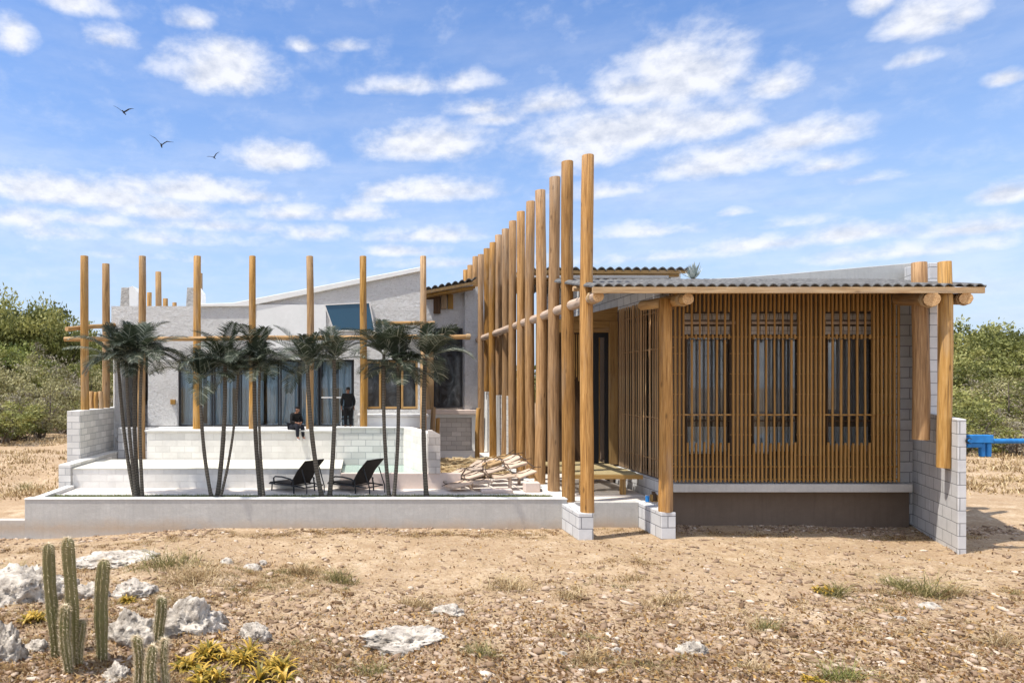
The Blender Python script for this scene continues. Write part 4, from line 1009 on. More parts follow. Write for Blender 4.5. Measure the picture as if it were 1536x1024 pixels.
# ================================================================ PALMS
def palm_crown(seed, L=1.0, nf=13, droop=1.0, young=0):
    rr = np.random.default_rng(seed); V = []; Fs = []; T = []
    def quad(a, b, c, d, t):
        i = len(V); V.extend([a, b, c, d]); Fs.append((i, i+1, i+2, i+3)); T.append(t)
    Z = np.array([0,0,1.])
    for k in range(nf):
        az = 2*math.pi*k/nf*2.618+rr.uniform(-.25, .25); el = rr.uniform(-.15, 1.15) if k < nf-2 else rr.uniform(1.1, 1.4)
        Lf = L*rr.uniform(.8, 1.12)*(1 if k < nf-2 else .75); dr = rr.uniform(.45, 1.15)*droop*(1 if k < nf-2 else .35)
        p = np.array([0,0,0.]); N = 22; ft = rr.uniform(.05, .6)
        if k in (1, 2) and young: ft = .95
        h = np.array([math.cos(az), math.sin(az), 0]); side = np.array([-math.sin(az), math.cos(az), 0])
        twist = rr.uniform(-.35, .35); dz_ = rr.uniform(.1, .55); nk_ = rr.uniform(.05,.35)
        for i in range(N):
            f = i/N; e = el - dr*f*f*1.15 - .25*f*dr
            d = h*math.cos(e)+Z*math.sin(e); n = -h*math.sin(e)+Z*math.cos(e); p2 = p+d*Lf/N
            w = .007*(1-f)+.002; sd = side*math.cos(twist)+n*math.sin(twist); nn = n*math.cos(twist)-side*math.sin(twist)
            quad(p-sd*w, p+sd*w, p2+sd*w*.8, p2-sd*w*.8, .9)
            quad(p-nn*w, p+nn*w, p2+nn*w*.8, p2-nn*w*.8, .8)
            if f > .10:
                ll = .32*(math.sin(math.pi*min(1, (f*.86+.12)))**.7)*rr.uniform(.85, 1.1)
                for s in (-1, 1):
                    for q in (0, .5):
                        b = p+d*Lf/N*q
                        dirl = sd*s*.80+d*.58+nn*(nk_+rr.uniform(-.04, .04)); dirl /= np.linalg.norm(dirl)
                        m = b+dirl*ll*.5; tip = m+(dirl*.9-Z*rr.uniform(.25, .65)); 
                        dv = dirl*.9-Z*(dz_+rr.uniform(-.12, .12)); dv /= np.linalg.norm(dv); tip = m+dv*ll*.5
                        wd = np.cross(dirl, nn); wd /= np.linalg.norm(wd)+1e-9; ww = .0078
                        t_ = ft*.55+.05+rr.uniform(-.2, .2)+(.55 if rr.random()<.13 else 0)
                        quad(b-wd*ww*.6, b+wd*ww*.6, m+wd*ww, m-wd*ww, t_)
                        quad(m-wd*ww, m+wd*ww, tip+wd*.0015, tip-wd*.0015, t_+.08)
            p = p2
    return npmesh('crown', V, Fs, 'palm_leaf', np.array(T), link=False)
CR = [palm_crown(s, young=(s % 2)) for s in (3, 8, 14, 21, 30)]
# (base px, top px, top y, base D, trunk r px) , label
palms = [((203,177,540,14.62,3.6),'leftmost palm of the clump of four, its trunk leaning left'),((205,190,533,14.45,3.4),'second palm from the left in the clump of four'),
         ((207,204,528,14.66,4.0),'third palm from the left in the clump of four, straight trunk'),((214,214,524,14.42,3.4),'rightmost palm of the clump of four'),
         ((319,300,566,14.45,3.6),'palm leaning left at the glass doors left edge, lowest hanging crown'),((326,337,540,14.60,4.4),'thick palm leaning right in the clump of three'),((329,357,560,14.40,2.6),'thin palm leaning furthest right in the clump of three'),
         ((391,382,535,14.6,4.2),'left trunk of the twin palms in the middle of the glass doors'),((396,390,548,14.45,2.8),'thin right trunk of the twin palms in the middle of the glass doors'),
         ((484,461,545,14.5,4.4),'palm leaning left in front of the left sun lounger'),((494,501,538,14.62,4.2),'palm leaning right between the two sun loungers'),
         ((584,576,530,14.6,3.6),'left palm of the pair right of the standing person'),((590,597,548,14.45,3.6),'right palm of the pair, in front of the plunge pool'),
         ((640,638,536,14.5,4.4),'single straight palm standing alone at the right end of the planter')]
for k, ((bx, tx, ty, Dd, w), lab) in enumerate(palms):
    X0, X1, Z1 = PX(bx, Dd), PX(tx, Dd), PZ(ty, Dd)
    t = thing('palm_tree', lab, 'palm', (X0, Dd, .48), 'slender dark palms growing in the long planter')
    mb = MB(); pts = []; rad = []; r = w*.78*Dd/F
    for i in range(15):
        f = i/14; bend = math.sin(f*math.pi)*.045*(1 if X1 > X0 else -1)
        pts.append((X0+(X1-X0)*(f**.8)+bend, Dd+.04*math.sin(f*3+k), .48+(Z1-.5)*f)); rad.append(r*(1.25 if i == 0 else 1.08-.22*f)*(1+.035*math.sin(i*2.4)))
    mb.tube(pts, rad, 10, 0, jit=.03); mb.build('trunk', 'palm_trunk', t)
    top = Vector(pts[-1])
    c = inst('crown', CR[k % 5], t); c.location = (top-Vector((X0, Dd, .48)))*S+Vector((0,0,-.02)); sc = (1.0, .92, 1.05, .9, .95, 1.0, .8, 1.0, .85, .95, .95, 1.08, .95, 1.08)[k]*R.uniform(.96,1.04)
    sc *= 1.1; c.scale = (sc, sc, sc); c.rotation_euler = (R.uniform(-.12,.12), R.uniform(-.12,.12), R.uniform(0, 6.28))

# ================================================================ SCRUB
def leaves(P, leaf, rr, flat=.4):
    n = len(P); a = rr.normal(0, 1, (n, 3)); a /= np.linalg.norm(a, axis=1)[:,None]
    b = rr.normal(0, 1, (n, 3)); b -= a*(a*b).sum(1)[:,None]; b /= np.linalg.norm(b, axis=1)[:,None]
    s = leaf*rr.uniform(.6, 1.4, n)[:,None]
    return np.stack([P-a*s, P-b*s*.5, P+a*s, P+b*s*.5], 1).reshape(-1, 3), np.arange(4*n).reshape(-1, 4)
def bush(kind, seed, rx, rz, nclump, per, leaf, base=.15, mat='bush_green', stems=7):
    """returns (crown mesh, trunk mesh) around the origin"""
    rr = np.random.default_rng(seed); cs = []
    for k in range(nclump):
        u = rr.normal(0, 1, 3); u /= np.linalg.norm(u); r = rr.uniform(.45, 1.0)**.6
        c = np.array([u[0]*rx*r, u[1]*rx*r, rz*(base+.5*(1-base))+u[2]*rz*.5*(1-base)*r]); c[2] += rr.normal(0, rz*.05)
        cs.append(c)
    cs = np.array(cs); P = []; T = []
    for c in cs:
        rad = rx*rr.uniform(.13, .30); m = int(per*rr.uniform(.5, 1.5))
        v = rr.normal(0, 1, (m, 3)); v /= np.linalg.norm(v, axis=1)[:,None]; v *= (rr.uniform(0, 1, m)**.45)[:,None]*rad; v[:,2] *= .6
        P.append(c+v); T.append(np.full(m, rr.uniform(.1, .85))+rr.normal(0, .13, m))
    P = np.concatenate(P); T = np.concatenate(T); P[:,2] = np.maximum(P[:,2], .02)
    V, Fs = leaves(P, leaf, rr)
    cm = npmesh('crown', V, Fs, mat, T, link=False)
    mb = MB(); RS = R.getstate(); R.seed(seed)
    for k in range(stems):
        c = Vector(cs[k*len(cs)//stems]); a = R.uniform(0, 6.28); b = Vector((math.cos(a)*rx*.08, math.sin(a)*rx*.08, -.1))
        mid = b.lerp(c, .5)+Vector((R.uniform(-.1,.1)*rx, R.uniform(-.1,.1)*rx, -.05*rz)); r0 = .03*rz*R.uniform(.5,1)
        mb.tube([b, b.lerp(mid, .5)+Vector((0,0,.05*rz)), mid, c], [r0, r0*.8, r0*.6, r0*.2], 5, 0)
        for q in range(3):
            e = Vector(cs[R.randrange(len(cs))]); e = mid.lerp(e, .7); mb.tube([mid, mid.lerp(e,.5)+Vector((0,0,.04*rz)), e], [r0*.45, r0*.3, r0*.1], 4, 0)
    R.setstate(RS)
    o = mb.build('trunk', 'bark', loc=(0,0,0)); tm = o.data; bpy.data.objects.remove(o)
    return cm, tm
PROTO = {
 'green': [bush('g', s, 2.3, 3.0, 65, 85, .08, .12, 'bush_green') for s in (1, 2)],
 'tree': [bush('t', s, 3.0, 5.0, 95, 95, .10, .36, 'bush_green', 9) for s in (3, 4, 5)],
 'dull': [bush('d', s, 2.4, 3.2, 65, 70, .075, .10, 'bush_dull') for s in (6, 7)],
 'dark': [bush('k', s, 2.4, 3.6, 65, 75, .085, .12, 'bush_dark') for s in (8,)],
 'grey': [bush('y', s, 2.4, 2.6, 55, 55, .055, .05, 'bush_grey', 16) for s in (9, 10)],
}
DESC = {'green': 'yellow-green leafy bush', 'tree': 'flat-topped green scrub tree', 'dull': 'dull olive bush', 'dark': 'dark green dense bush', 'grey': 'grey leafless twiggy bush'}
cnt = {}
def plant(kind, px, Dd, sc, sz=1.0, side='left', lab=None):
    P = PROTO[kind]; k = cnt.get(kind, 0); cnt[kind] = k+1; cm, tm = P[k % len(P)]
    x = PX(px, Dd); z = float(hgt(x, Dd)) if Dd < 32 else 0
    where = 'in the thicket left of the pool house' if side == 'left' else 'in the scrub right of the slatted wing'
    t = thing('scrub_tree' if kind == 'tree' else 'bush', lab or (DESC[kind]+' '+where), 'tree' if kind == 'tree' else 'bush', (x, Dd, z-.05), DESC[kind]+' '+where)
    t.rotation_euler = (0, 0, R.uniform(0, 6.28)); t.scale = (sc*R.uniform(.9,1.1), sc*R.uniform(.9,1.1), sc*sz)
    inst('trunk', tm, t); inst('crown', cm, t)
# left thicket: (kind, px, D, scale, zscale)
for a in (('grey',20,36,1.0,1.1),('dull',62,37,.95,1.0),('green',8,34,.9,.8),('green',90,41,.8,.8),('grey',112,43,1.0,1.1),('dull',48,43,1.2,1.2),('green',20,46,1.3,1.3),('grey',70,47,1.3,1.3),
          ('dark',4,50,1.3,1.3),('green',105,50,1.2,1.3),('dull',140,50,1.1,1.1),('grey',40,52,1.5,1.45),('grey',100,54,1.4,1.3),('tree',12,56,1.25,1.35),('tree',66,57,1.3,1.42),('dark',40,58,1.4,1.45),('tree',105,60,1.2,1.22),('green',135,58,1.3,1.5),
          ('tree',-20,55,1.3,1.5),('tree',145,64,1.3,1.12),('dull',165,58,1.3,1.4),('dark',120,62,1.3,1.6),('tree',-60,52,1.3,1.4),('dull',-60,45,1.2,1.2),('tree',190,66,1.3,1.1),('tree',35,66,1.5,1.35)):
    plant(*a)
for a in (('green',1438,29,.95,1.0),('grey',1500,30,1.0,.9),('dull',1470,33,.8,.8),('grey',1530,28,.8,.8),('green',1400,33,1.2,1.1),('grey',1480,38,1.4,1.1),('dull',1530,36,1.2,1.1),('green',1505,41,1.2,1.2),('tree',1440,44,1.2,1.1),('dull',1470,48,1.5,1.3),
          ('grey',1520,48,1.5,1.3),('tree',1530,52,1.4,1.22),('tree',1475,56,1.4,1.35),('dark',1440,60,1.5,1.5),('green',1500,64,1.6,1.7),('tree',1560,58,1.3,1.2),('tree',1430,62,1.5,1.5),('tree',1500,60,1.5,1.36),('dull',1560,44,1.3,1.2),
          ('tree',1600,66,1.5,1.2),('green',1590,36,1.2,1.0),('dull',1620,50,1.5,1.2),('tree',1380,70,1.5,1.2),('dark',1590,52,1.4,1.3)):
    a = list(a); a[3] *= .86; a[4] *= .86 if len(a) > 4 else 1; plant(*a, side='right')
# far woods as one mass
rr = NR; n = 60000
ang = rr.uniform(-1.15, 1.2, n); dist = rr.uniform(80, 170, n)
px_ = np.sin(ang)*dist; py_ = np.cos(ang)*dist
hh = 4.3+1.3*np.sin(px_*.13+1)+1.0*np.sin(px_*.31+py_*.11)+.8*np.sin(px_*.7)
P = np.stack([px_, py_, np.maximum(.1, hh*rr.uniform(.0, 1.0, n)**.5)], -1)
V, Fs = leaves(P, .42, rr)
tag(npmesh('woods', V, Fs, 'bush_green', .25+.3*np.sin(px_*.2)+rr.normal(0, .15, n)), 'low green scrub woodland stretching to the horizon behind the house', kind='stuff')
# white roof far right in the scrub
mb = MB(); Dq = 66; q0, q1 = PX(1486, Dq), PX(1516, Dq)
mb.prism([(q0,PZ(509,Dq)),(q1,PZ(507,Dq)),(q1-.3,PZ(504.4,Dq)),(q0+.9,PZ(504.8,Dq))], 'y', Dq-1, Dq+3)
t = thing('far_house', 'small pale-roofed house half hidden in the trees at the far right', 'house', ((q0+q1)/2, Dq, 0))
mb.build('roof', 'plaster_smooth', t)
mb = MB(); mb.box(q0+.3, q1-.5, Dq-.5, Dq+2.6, 0, PZ(508,Dq)); mb.build('wall', 'plaster_smooth', t)

# agave on the roof
t = thing('agave', 'silver spiky agave growing behind the porch roof', 'plant', (PX(1040,17), 17, 4.9))
V = []; Fs = []; T = []; rr = np.random.default_rng(4)
for k in range(34):
    az = k*2.4; el = rr.uniform(.25, 1.45); L = rr.uniform(.28, .48); h = np.array([math.cos(az), math.sin(az), 0]); sd = np.array([-math.sin(az), math.cos(az), 0]); p = np.array([PX(1040,17), 17, 5.55]); w0 = .030
    for i in range(5):
        f = i/5; e = el+.5*f*(1 if el < 1 else .1); d = h*math.cos(e)+np.array([0,0,math.sin(e)]); w1 = .034*math.sin(math.pi*(.35+.65*(f+.2)))+.001; p2 = p+d*L/5
        i0 = len(V); V += [p-sd*w0, p+sd*w0, p2+sd*w1, p2-sd*w1]; Fs.append((i0,i0+1,i0+2,i0+3)); T.append(rr.uniform(.2,1)); w0 = w1; p = p2
npmesh('leaves', V, Fs, 'agave', np.array(T), parent=t, loc=RL[t.name])
mb = MB(); mb.tube([(PX(1040,17), 17, 4.9), (PX(1040,17), 17, 5.56)], [.10,.06], 8); mb.build('stem', 'bark', t)

# ================================================================ CACTI
def cactus(label, px, ytop, ybase, wpx, lean=0, seed=0):
    Dd = F*(H+.0)/(ybase-VY); x = PX(px+lean, Dd); z0 = float(hgt(x, Dd)); z1 = PZ(ytop, Dd); r = wpx/2*Dd/F; xt = PX(px, Dd)
    t = thing('column_cactus', label, 'cactus', (x, Dd, z0-.02), 'ribbed column cacti in the left foreground')
    rr = random.Random(seed); ribs = 9; n = ribs*4; K = 22; V = []; Fs = []; SP = MB(); ph = rr.uniform(0, 6); fc = 1-min(.3, r*1.1/(z1-z0))
    for i in range(K+1):
        f = i/K if i < K-6 else ((K-6)/K+(1-(K-6)/K)*math.sin((i-K+6)/6*math.pi/2)); f = f if i<K-6 else max(f, (K-6)/K)
        f = (i/(K-6))*fc if i <= K-6 else fc+(1-fc)*math.sin((i-K+6)/6*math.pi/2); zz = z0-.03+(z1-z0+.03)*f; prof = 1.0 if f < fc else math.sqrt(max(.0, 1-((f-fc)/(1-fc))**2))*.97+.03
        prof *= (.82+.22*min(1, f*2.5))*(1+.04*math.sin(f*17+ph))
        cx = x+(xt-x)*f+.012*math.sin(f*5+ph); cy = Dd+.012*math.cos(f*4+ph)
        for j in range(n):
            a = 2*math.pi*j/n; rb = 1-.34*(.5-.5*math.cos(j/4*2*math.pi))**.8
            V.append((cx+math.cos(a)*r*prof*rb, cy+math.sin(a)*r*prof*rb, zz))
        if 0 < i:
            sub = 3
            for q in range(sub if i < K-5 else 1):
                zq = zz-(z1-z0)*fc/(K-6)*q/sub if i < K-5 else zz
                for j in range(ribs):
                    a = 2*math.pi*j/ribs; 
                    for e in range(4):
                        da = a+rr.uniform(-.9, .9); L = rr.uniform(.018, .042)*(1.5 if f > .93 else 1); bx, by = cx+math.cos(a)*r*prof*.99, cy+math.sin(a)*r*prof*.99
                        dz = rr.uniform(-.014, .028); w = .0022
                        SP.add([(bx-w, by, zq), (bx+w, by, zq+w), (bx+math.cos(da)*L, by+math.sin(da)*L, zq+dz)], [(0,1,2)])
    for i in range(K):
        for j in range(n): Fs.append((i*n+j, i*n+(j+1)%n, (i+1)*n+(j+1)%n, (i+1)*n+j))
    V.append((xt, Dd, z1+.003)); 
    for j in range(n): Fs.append((K*n+j, K*n+(j+1)%n, len(V)-1))
    mb = MB(); mb.add(V, Fs, 0, True); mb.build('stem', 'cactus_flesh', t); SP.build('spines', 'cactus_spine', t)
for a in (('left tall column cactus of the main cluster, leaning slightly',74,815,985,17,9,1),('tallest column cactus in the centre of the cluster',104,806,1003,18,5,2),('short column cactus in front of the tallest one',97,908,1012,14,5,3),
          ('dark green column cactus standing right of the tallest one',156,839,988,19,-5,4),('small column cactus in front of the large pitted boulder',241,895,962,15,-2,5),
          ('small column cactus at the bottom edge, left of the front trio',206,953,1030,13,3,6),('middle column cactus of the front trio at the bottom edge',228,968,1036,15,0,7),('right column cactus of the front trio at the bottom edge',247,958,1033,10,2,8),
          ('stubby column cactus at the foot of the tallest one',121,930,1000,13,-2,9)):
    cactus(*a)

# ================================================================ ROCKS
def rock(label, px, py, wpx, hpx, depth=.8, seed=0, cat='boulder', sub=5, rough=.24, name='boulder'):
    Dd = F*H/(py-VY); x = PX(px, Dd); rx = wpx/2*Dd/F; rzz = hpx*Dd/F; bm_ = bpy.data.meshes.new('r')
    import bmesh
    b = bmesh.new(); bmesh.ops.create_icosphere(b, subdivisions=sub, radius=1.0)
    off = Vector((seed*7.3, seed*3.1, seed*1.7)); V = []
    for v in b.verts:
        p = v.co.copy(); q = p*1.5+off
        n1 = noise.fractal(q, 1.0, 2.1, 5); c = noise.voronoi(q*1.6)[0]; k = 1+rough*n1*1.5+rough*.35*noise.noise(q*11)+rough*.2*noise.noise(q*23)-.10*max(0, .22-noise.voronoi(q*4.5)[0][0])/.22-.22*(c[1]-c[0] < .12)*0+ .28*(c[0]-.35); p.z *= (1.0 if p.z < .3 else .86)
        k += rough*.5*noise.fractal(q*5, .9, 2.2, 3)
        p = p*k; V.append((x+p.x*rx, Dd+p.y*rx*depth, p.z*rzz*.95+rzz*.02))
    Fs = [tuple(w.index for w in f.verts) for f in b.faces]; b.free()
    V = np.array(V); z0 = float(hgt(x, Dd)); V[:,2] += z0-rzz*.10
    o = npmesh(name, V, Fs, 'limestone', loc=(x, Dd, z0), smooth=True)
    return tag(o, label, cat)
for k, a in enumerate((('large pitted limestone boulder right of the column cacti',282,940,100,50,.8,1),('darker limestone boulder just left of the large pitted one',198,956,74,46,.8,2),
          ('broad pale limestone outcrop at the left edge behind the cacti',36,898,120,56,.8,3),('grey boulder cut by the left edge at the bottom corner',8,992,56,60,.8,4),
          ('low flat pale rock slab behind the cacti near the planter wall',180,834,122,15,.7,5),('flat pale rock outcrop in the middle of the foreground',615,960,116,22,.7,6),
          ('pale knobbly rock between the cacti and the large boulder',200,890,60,24,.8,7),('squat grey rock right of the yellow rosette plants',382,950,44,26,.8,8),
          ('rounded rock in the right centre foreground gravel',1040,992,40,22,.8,9),('pale rock lump left of centre in the foreground gravel',672,918,44,14,.8,10),
          ('greyish rock near the bottom left between cactus and boulder',176,1008,44,26,.8,11),('rocky lump behind the short dark cactus',136,894,50,22,.8,12),('pale stone at the foot of the leftmost cacti',56,975,34,18,.8,13))):
    rock(*a)
for k, a in enumerate((('pale pebble-like stone on the sand before the planter wall',340,845,20,10,.8,21),('wider stone right of the small pale stone before the planter wall',378,846,28,10,.8,22),('small tilted stone touching the wider one',394,838,14,8,.8,23),
          ('flat stone lying right of the yellow weed clump',1395,912,30,8,.8,24),('small white stone by the bottom centre',845,993,14,7,.8,25),('reddish stone near the bottom centre gravel',925,987,18,8,.8,26),
          ('pale stone at the bottom right gravel',1350,925,18,8,.8,27))):
    rock(*a, cat='stone', sub=3, rough=.1, name='stone')

# ================================================================ GRAVEL, LITTER, GRASS
def ico(sub):
    import bmesh
    b = bmesh.new(); bmesh.ops.create_icosphere(b, subdivisions=sub, radius=1.0)
    V = np.array([v.co[:] for v in b.verts]); Fs = np.array([[w.index for w in f.verts] for f in b.faces]); b.free(); return V, Fs
def scatter_stones(name, n, y0, y1, smin, smax, sub, pw, tint, dens=None):
    V0, F0 = ico(sub); y = y0+(y1-y0)*NR.uniform(0, 1, n)**pw; x = NR.uniform(-.56, 1.02, n)*y*1.04
    if dens is not None: keep = NR.uniform(0, 1, n) < dens(x, y); x = x[keep]; y = y[keep]; n = len(x)
    z = hgt(x, y); s = smin+(smax-smin)*NR.uniform(0, 1, n)**3.2
    a = NR.uniform(0, 6.28, n); sx = s*NR.uniform(.8, 1.7, n); sy = s*NR.uniform(.6, 1.1, n); sz = s*NR.uniform(.22, .6, n)
    J = 1+NR.uniform(-.22, .22, (n, len(V0)))
    P = V0[None]*J[:,:,None]; P = P*np.stack([sx, sy, sz], -1)[:,None,:]
    tl = NR.normal(0, .18, n)[:,None]; P[:,:,2] += P[:,:,0]*tl
    X_ = P[:,:,0]*np.cos(a)[:,None]-P[:,:,1]*np.sin(a)[:,None]; Y_ = P[:,:,0]*np.sin(a)[:,None]+P[:,:,1]*np.cos(a)[:,None]
    V = np.stack([X_+x[:,None], Y_+y[:,None], P[:,:,2]+(z+sz*.25)[:,None]], -1).reshape(-1, 3)
    Fs = (F0[None]+(np.arange(n)*len(V0))[:,None,None]).reshape(-1, 3)
    tt = np.repeat(np.clip(NR.normal(tint, .24, n), 0, 1), len(F0))
    return npmesh(name, V, Fs, 'pebble', tt)
def patch(x, y):
    v = .5+.5*np.sin(x*1.3+np.sin(y*1.1)*1.5)*np.sin(y*2.1+np.cos(x*.7)*1.4)
    near = 1-ss(7.6, 10.5, y)
    return np.clip(near*.85+.12+v*.4*(1-ss(9, 12, y)), 0, 1)
tag(scatter_stones('gravel', 30000, 6.1, 13.6, .008, .062, 1, 1.5, .42, patch), 'loose flat pebbles and chips covering the foreground soil', kind='stuff')
tag(scatter_stones('pebbles', 30000, 6.1, 13.6, .005, .022, 1, 1.2, .42, lambda x, y: np.clip(.35+patch(x, y), 0, 1)), 'fine stone grit spread over the sandy ground', kind='stuff')
tag(scatter_stones('rubble', 26000, 13.15, 14.2, .008, .05, 1, 1.0, .4, lambda x, y: np.where(x < 4.1, (y > 13.3)*.35, (y > 13.55)*(x > 6.0)*.9)*(.5+.5*np.sin(x*2.3)*np.sin(x*.9+1))), 'loose stones and rubble lying along the foot of the walls', kind='stuff')
# curled fallen leaves
n = 34000; y = 6.1+6.5*NR.uniform(0,1,n)**1.7; x = NR.uniform(-.56, 1.02, n)*y
keep = NR.uniform(0,1,n) < np.clip(1.1-ss(7.2, 10, y)*.92, 0, 1); x = x[keep]; y = y[keep]; n = len(x)
P = np.stack([x, y, hgt(x, y)+NR.uniform(.01,.035,n)], -1); V, Fs = leaves(P, .024, NR); tt = NR.normal(.5, .25, n)
tag(npmesh('leaf_litter', V, Fs, 'litter', tt), 'brown and yellow fallen leaves scattered over the foreground', kind='stuff')
# dry sticks
n = 16000; y = 6.1+7.2*NR.uniform(0,1,n)**1.2; x = NR.uniform(-.56, 1.02, n)*y; a = NR.uniform(0, 3.14, n); L = NR.uniform(.02, .11, n); z = hgt(x, y)+.012
dx, dy = np.cos(a)*L, np.sin(a)*L; w = .0032; e = NR.normal(0, .012, n)
V = np.stack([np.stack([x-dx, y-dy, z], -1), np.stack([x-dx+w, y-dy+w, z+w], -1), np.stack([x+dx, y+dy, z+.01+np.abs(e)], -1)], 1).reshape(-1,3)
tag(npmesh('dry_twigs', V, np.arange(3*n).reshape(-1,3), 'dry_blade', NR.uniform(0, .9, n)), 'thin dry twigs and straw lying on the ground', kind='stuff')

def tuft(cx, cy, rx, ry, n, hmin, hmax, w, spread=.5):
    r = NR.normal(0, .45, n); q = NR.normal(0, .45, n); x = cx+r*rx; y = cy+q*ry; z = hgt(x, y); a = NR.uniform(0, 6.28, n); h = NR.uniform(hmin, hmax, n)*np.exp(-(r*r+q*q)*.8)
    lx = NR.normal(0, spread, n)*h+r*h*.5; ly = NR.normal(0, spread, n)*h
    c, s = np.cos(a)*w, np.sin(a)*w
    b0 = np.stack([x-c, y-s, z-.01], -1); b1 = np.stack([x+c, y+s, z-.01], -1); m0 = np.stack([x+lx*.35-c*.8, y+ly*.35-s*.8, z+h*.6], -1); m1 = np.stack([x+lx*.35+c*.8, y+ly*.35+s*.8, z+h*.6], -1); tp = np.stack([x+lx, y+ly, z+h*.95], -1)
    V = np.stack([b0, b1, m1, m0, m0, m1, tp, tp], 1)
    return V.reshape(-1, 3), np.arange(8*n).reshape(-1, 4)
def gy_(py): return F*H/(py-VY)
# individual weed clumps
weeds = [(1255,893,36,24,'weed_blade',.0,'low yellow-green weed clump right of centre on the sand'),(1385,893,80,42,'weed_blade',.1,'largest feathery weed clump on the right, below the stepped wall'),(1345,880,50,22,'weed_blade',.1,'small green weed left of the feathery clump'),(1430,896,44,22,'dry_blade',.1,'dry low weed right of the feathery clump'),
    (1150,940,46,26,'weed_blade',.1,'small dark green weed on the right centre sand'),(1262,1010,70,34,'bush_green',.1,'bright green weed at the bottom right edge'),(762,880,90,22,'dry_blade',0,'brown dry tuft in the centre of the sand'),(855,895,60,16,'dry_blade',0,'low dry tuft right of the centre brown tuft'),
    (512,865,54,26,'weed_blade',.1,'green-grey weed tuft before the planter wall'),(455,852,50,22,'dry_blade',.1,'orange dry weed left of the green-grey tuft'),(250,850,120,32,'weed_blade',.0,'wide grassy patch behind the column cacti'),(290,872,120,34,'dry_blade',.1,'dry brown patch right of the grassy patch'),
    (30,842,60,30,'weed_blade',.1,'weed at the left edge below the planter wall'),(1000,905,80,20,'dry_blade',0,'sparse dry tuft in the middle right sand'),(38,722,50,18,'weed_blade',.1,'green weed on the sand outside the left curb'),(880,1000,40,26,'dry_blade',.1,'upright dry tuft at the bottom centre'),
    (1130,1005,50,24,'dry_blade',.1,'dry reddish tuft at the bottom right of centre'),(620,905,60,18,'dry_blade',.1,'thin dry tuft above the flat pale outcrop'),(720,985,60,22,'weed_blade',.1,'yellowish weed right of the flat pale outcrop'),(1500,960,60,24,'dry_blade',0,'dry tuft at the right edge of the foreground'),
    (20,880,44,22,'weed_blade',.1,'yellow weed before the outcrop at the left edge'),(950,870,50,10,'dry_blade',0,'faint dry tuft before the block footings'),(560,1005,60,24,'weed_blade',0,'leafy weed at the bottom edge left of centre')]
for k, (px, py, w, h, m, o_, lab) in enumerate(weeds):
    Dd = gy_(py); rx = w/2*Dd/F; x = PX(px, Dd); hh = h*Dd/F
    V, Fs = tuft(x, Dd, rx, rx*.6, int(70+w*2.6), hh*.12, hh*1.2, .0035 if Dd < 9 else .005, 1.25)
    tag(npmesh('weed_clump', V, Fs, m, np.repeat(np.clip(NR.normal(.55, .35, len(Fs)//2), 0, 1), 2), loc=(x, Dd, float(hgt(x, Dd)))), lab, 'weed')
# irregular dry growth in patches
def patches(name, label, mat, spots, hmax, wb, m, seed):
    rs = random.Random(seed); VV = []; FF = []; i = 0
    for (px, py, w, h, cnt_) in spots:
        Dd = gy_(py); x0 = PX(px, Dd); rx = w/2*Dd/F; ry = h*Dd*Dd/(F*H)/2
        for q in range(int(cnt_*m)):
            a = rs.uniform(0, 6.28); r = rs.random()**.6; x = x0+math.cos(a)*r*rx; y = Dd+math.sin(a)*r*ry
            V, Fs = tuft(x, y, rs.uniform(.05,.25), rs.uniform(.04,.16), rs.randint(10, 60), .015, rs.uniform(.3, 1)*hmax, wb, rs.uniform(.7, 1.6)); VV.append(V); FF.append(Fs+i); i += len(V)
    VV = np.concatenate(VV); FF = np.concatenate(FF)
    return tag(npmesh(name, VV, FF, mat, np.repeat(NR.uniform(0, 1, len(FF)//2), 2)), label, kind='stuff')
base = [(R.uniform(-20, 1560), 845+170*R.random()**.8, R.uniform(60, 220), R.uniform(8, 34), R.randint(4, 12)) for _ in range(56)]
left = [(R.uniform(0, 470), R.uniform(835, 1020), R.uniform(60, 180), R.uniform(14, 40), R.randint(6, 14)) for _ in range(44)]
edge = [(px+R.uniform(-12,12), 798+R.uniform(-2, 9)+(6 if px < 250 else 0), 120, 9, 15) for px in (20, 90, 170, 260, 350, 420, 480, 540, 600, 650, 710, 770, 830, 930, 1060, 1150, 1240, 1330, 1410)]  # clumps along the wall foot; the dark brown ones imitate palm shadows
patches('dry_grass', 'irregular patches of straw-coloured dry grass over the sandy ground', 'dry_blade', base+left+edge, .09, .0032, 1.0, 1)
patches('dry_scrub_and_shade', 'low brown withered scrub in foreground patches, its dark planter-foot clumps standing for palm shadow', 'litter', base[::2]+left+edge, .07, .0045, .9, 2)
patches('weeds', 'sparse olive weeds mixed into the dry patches', 'weed_blade', base[1::3]+left[::2], .08, .0035, .8, 3)
VV = []; FF = []; i = 0
for k in range(620):
    y = R.uniform(18, 60); x = R.choice([R.uniform(-.62,-.36), R.uniform(.80, 1.05)])*y
    if abs(x) < 7.6: continue
    V, Fs = tuft(x, y, R.uniform(.5,1.6), R.uniform(.3,.9), 40, .05, R.uniform(.1,.32), .02, .7); VV.append(V); FF.append(Fs+i); i += len(V)
VV = np.concatenate(VV); FF = np.concatenate(FF)
tag(npmesh('ground_cover', VV, FF, 'dry_blade', NR.uniform(0, 1, len(FF))), 'dry grass and low growth on the sand beside and behind the house', kind='stuff')

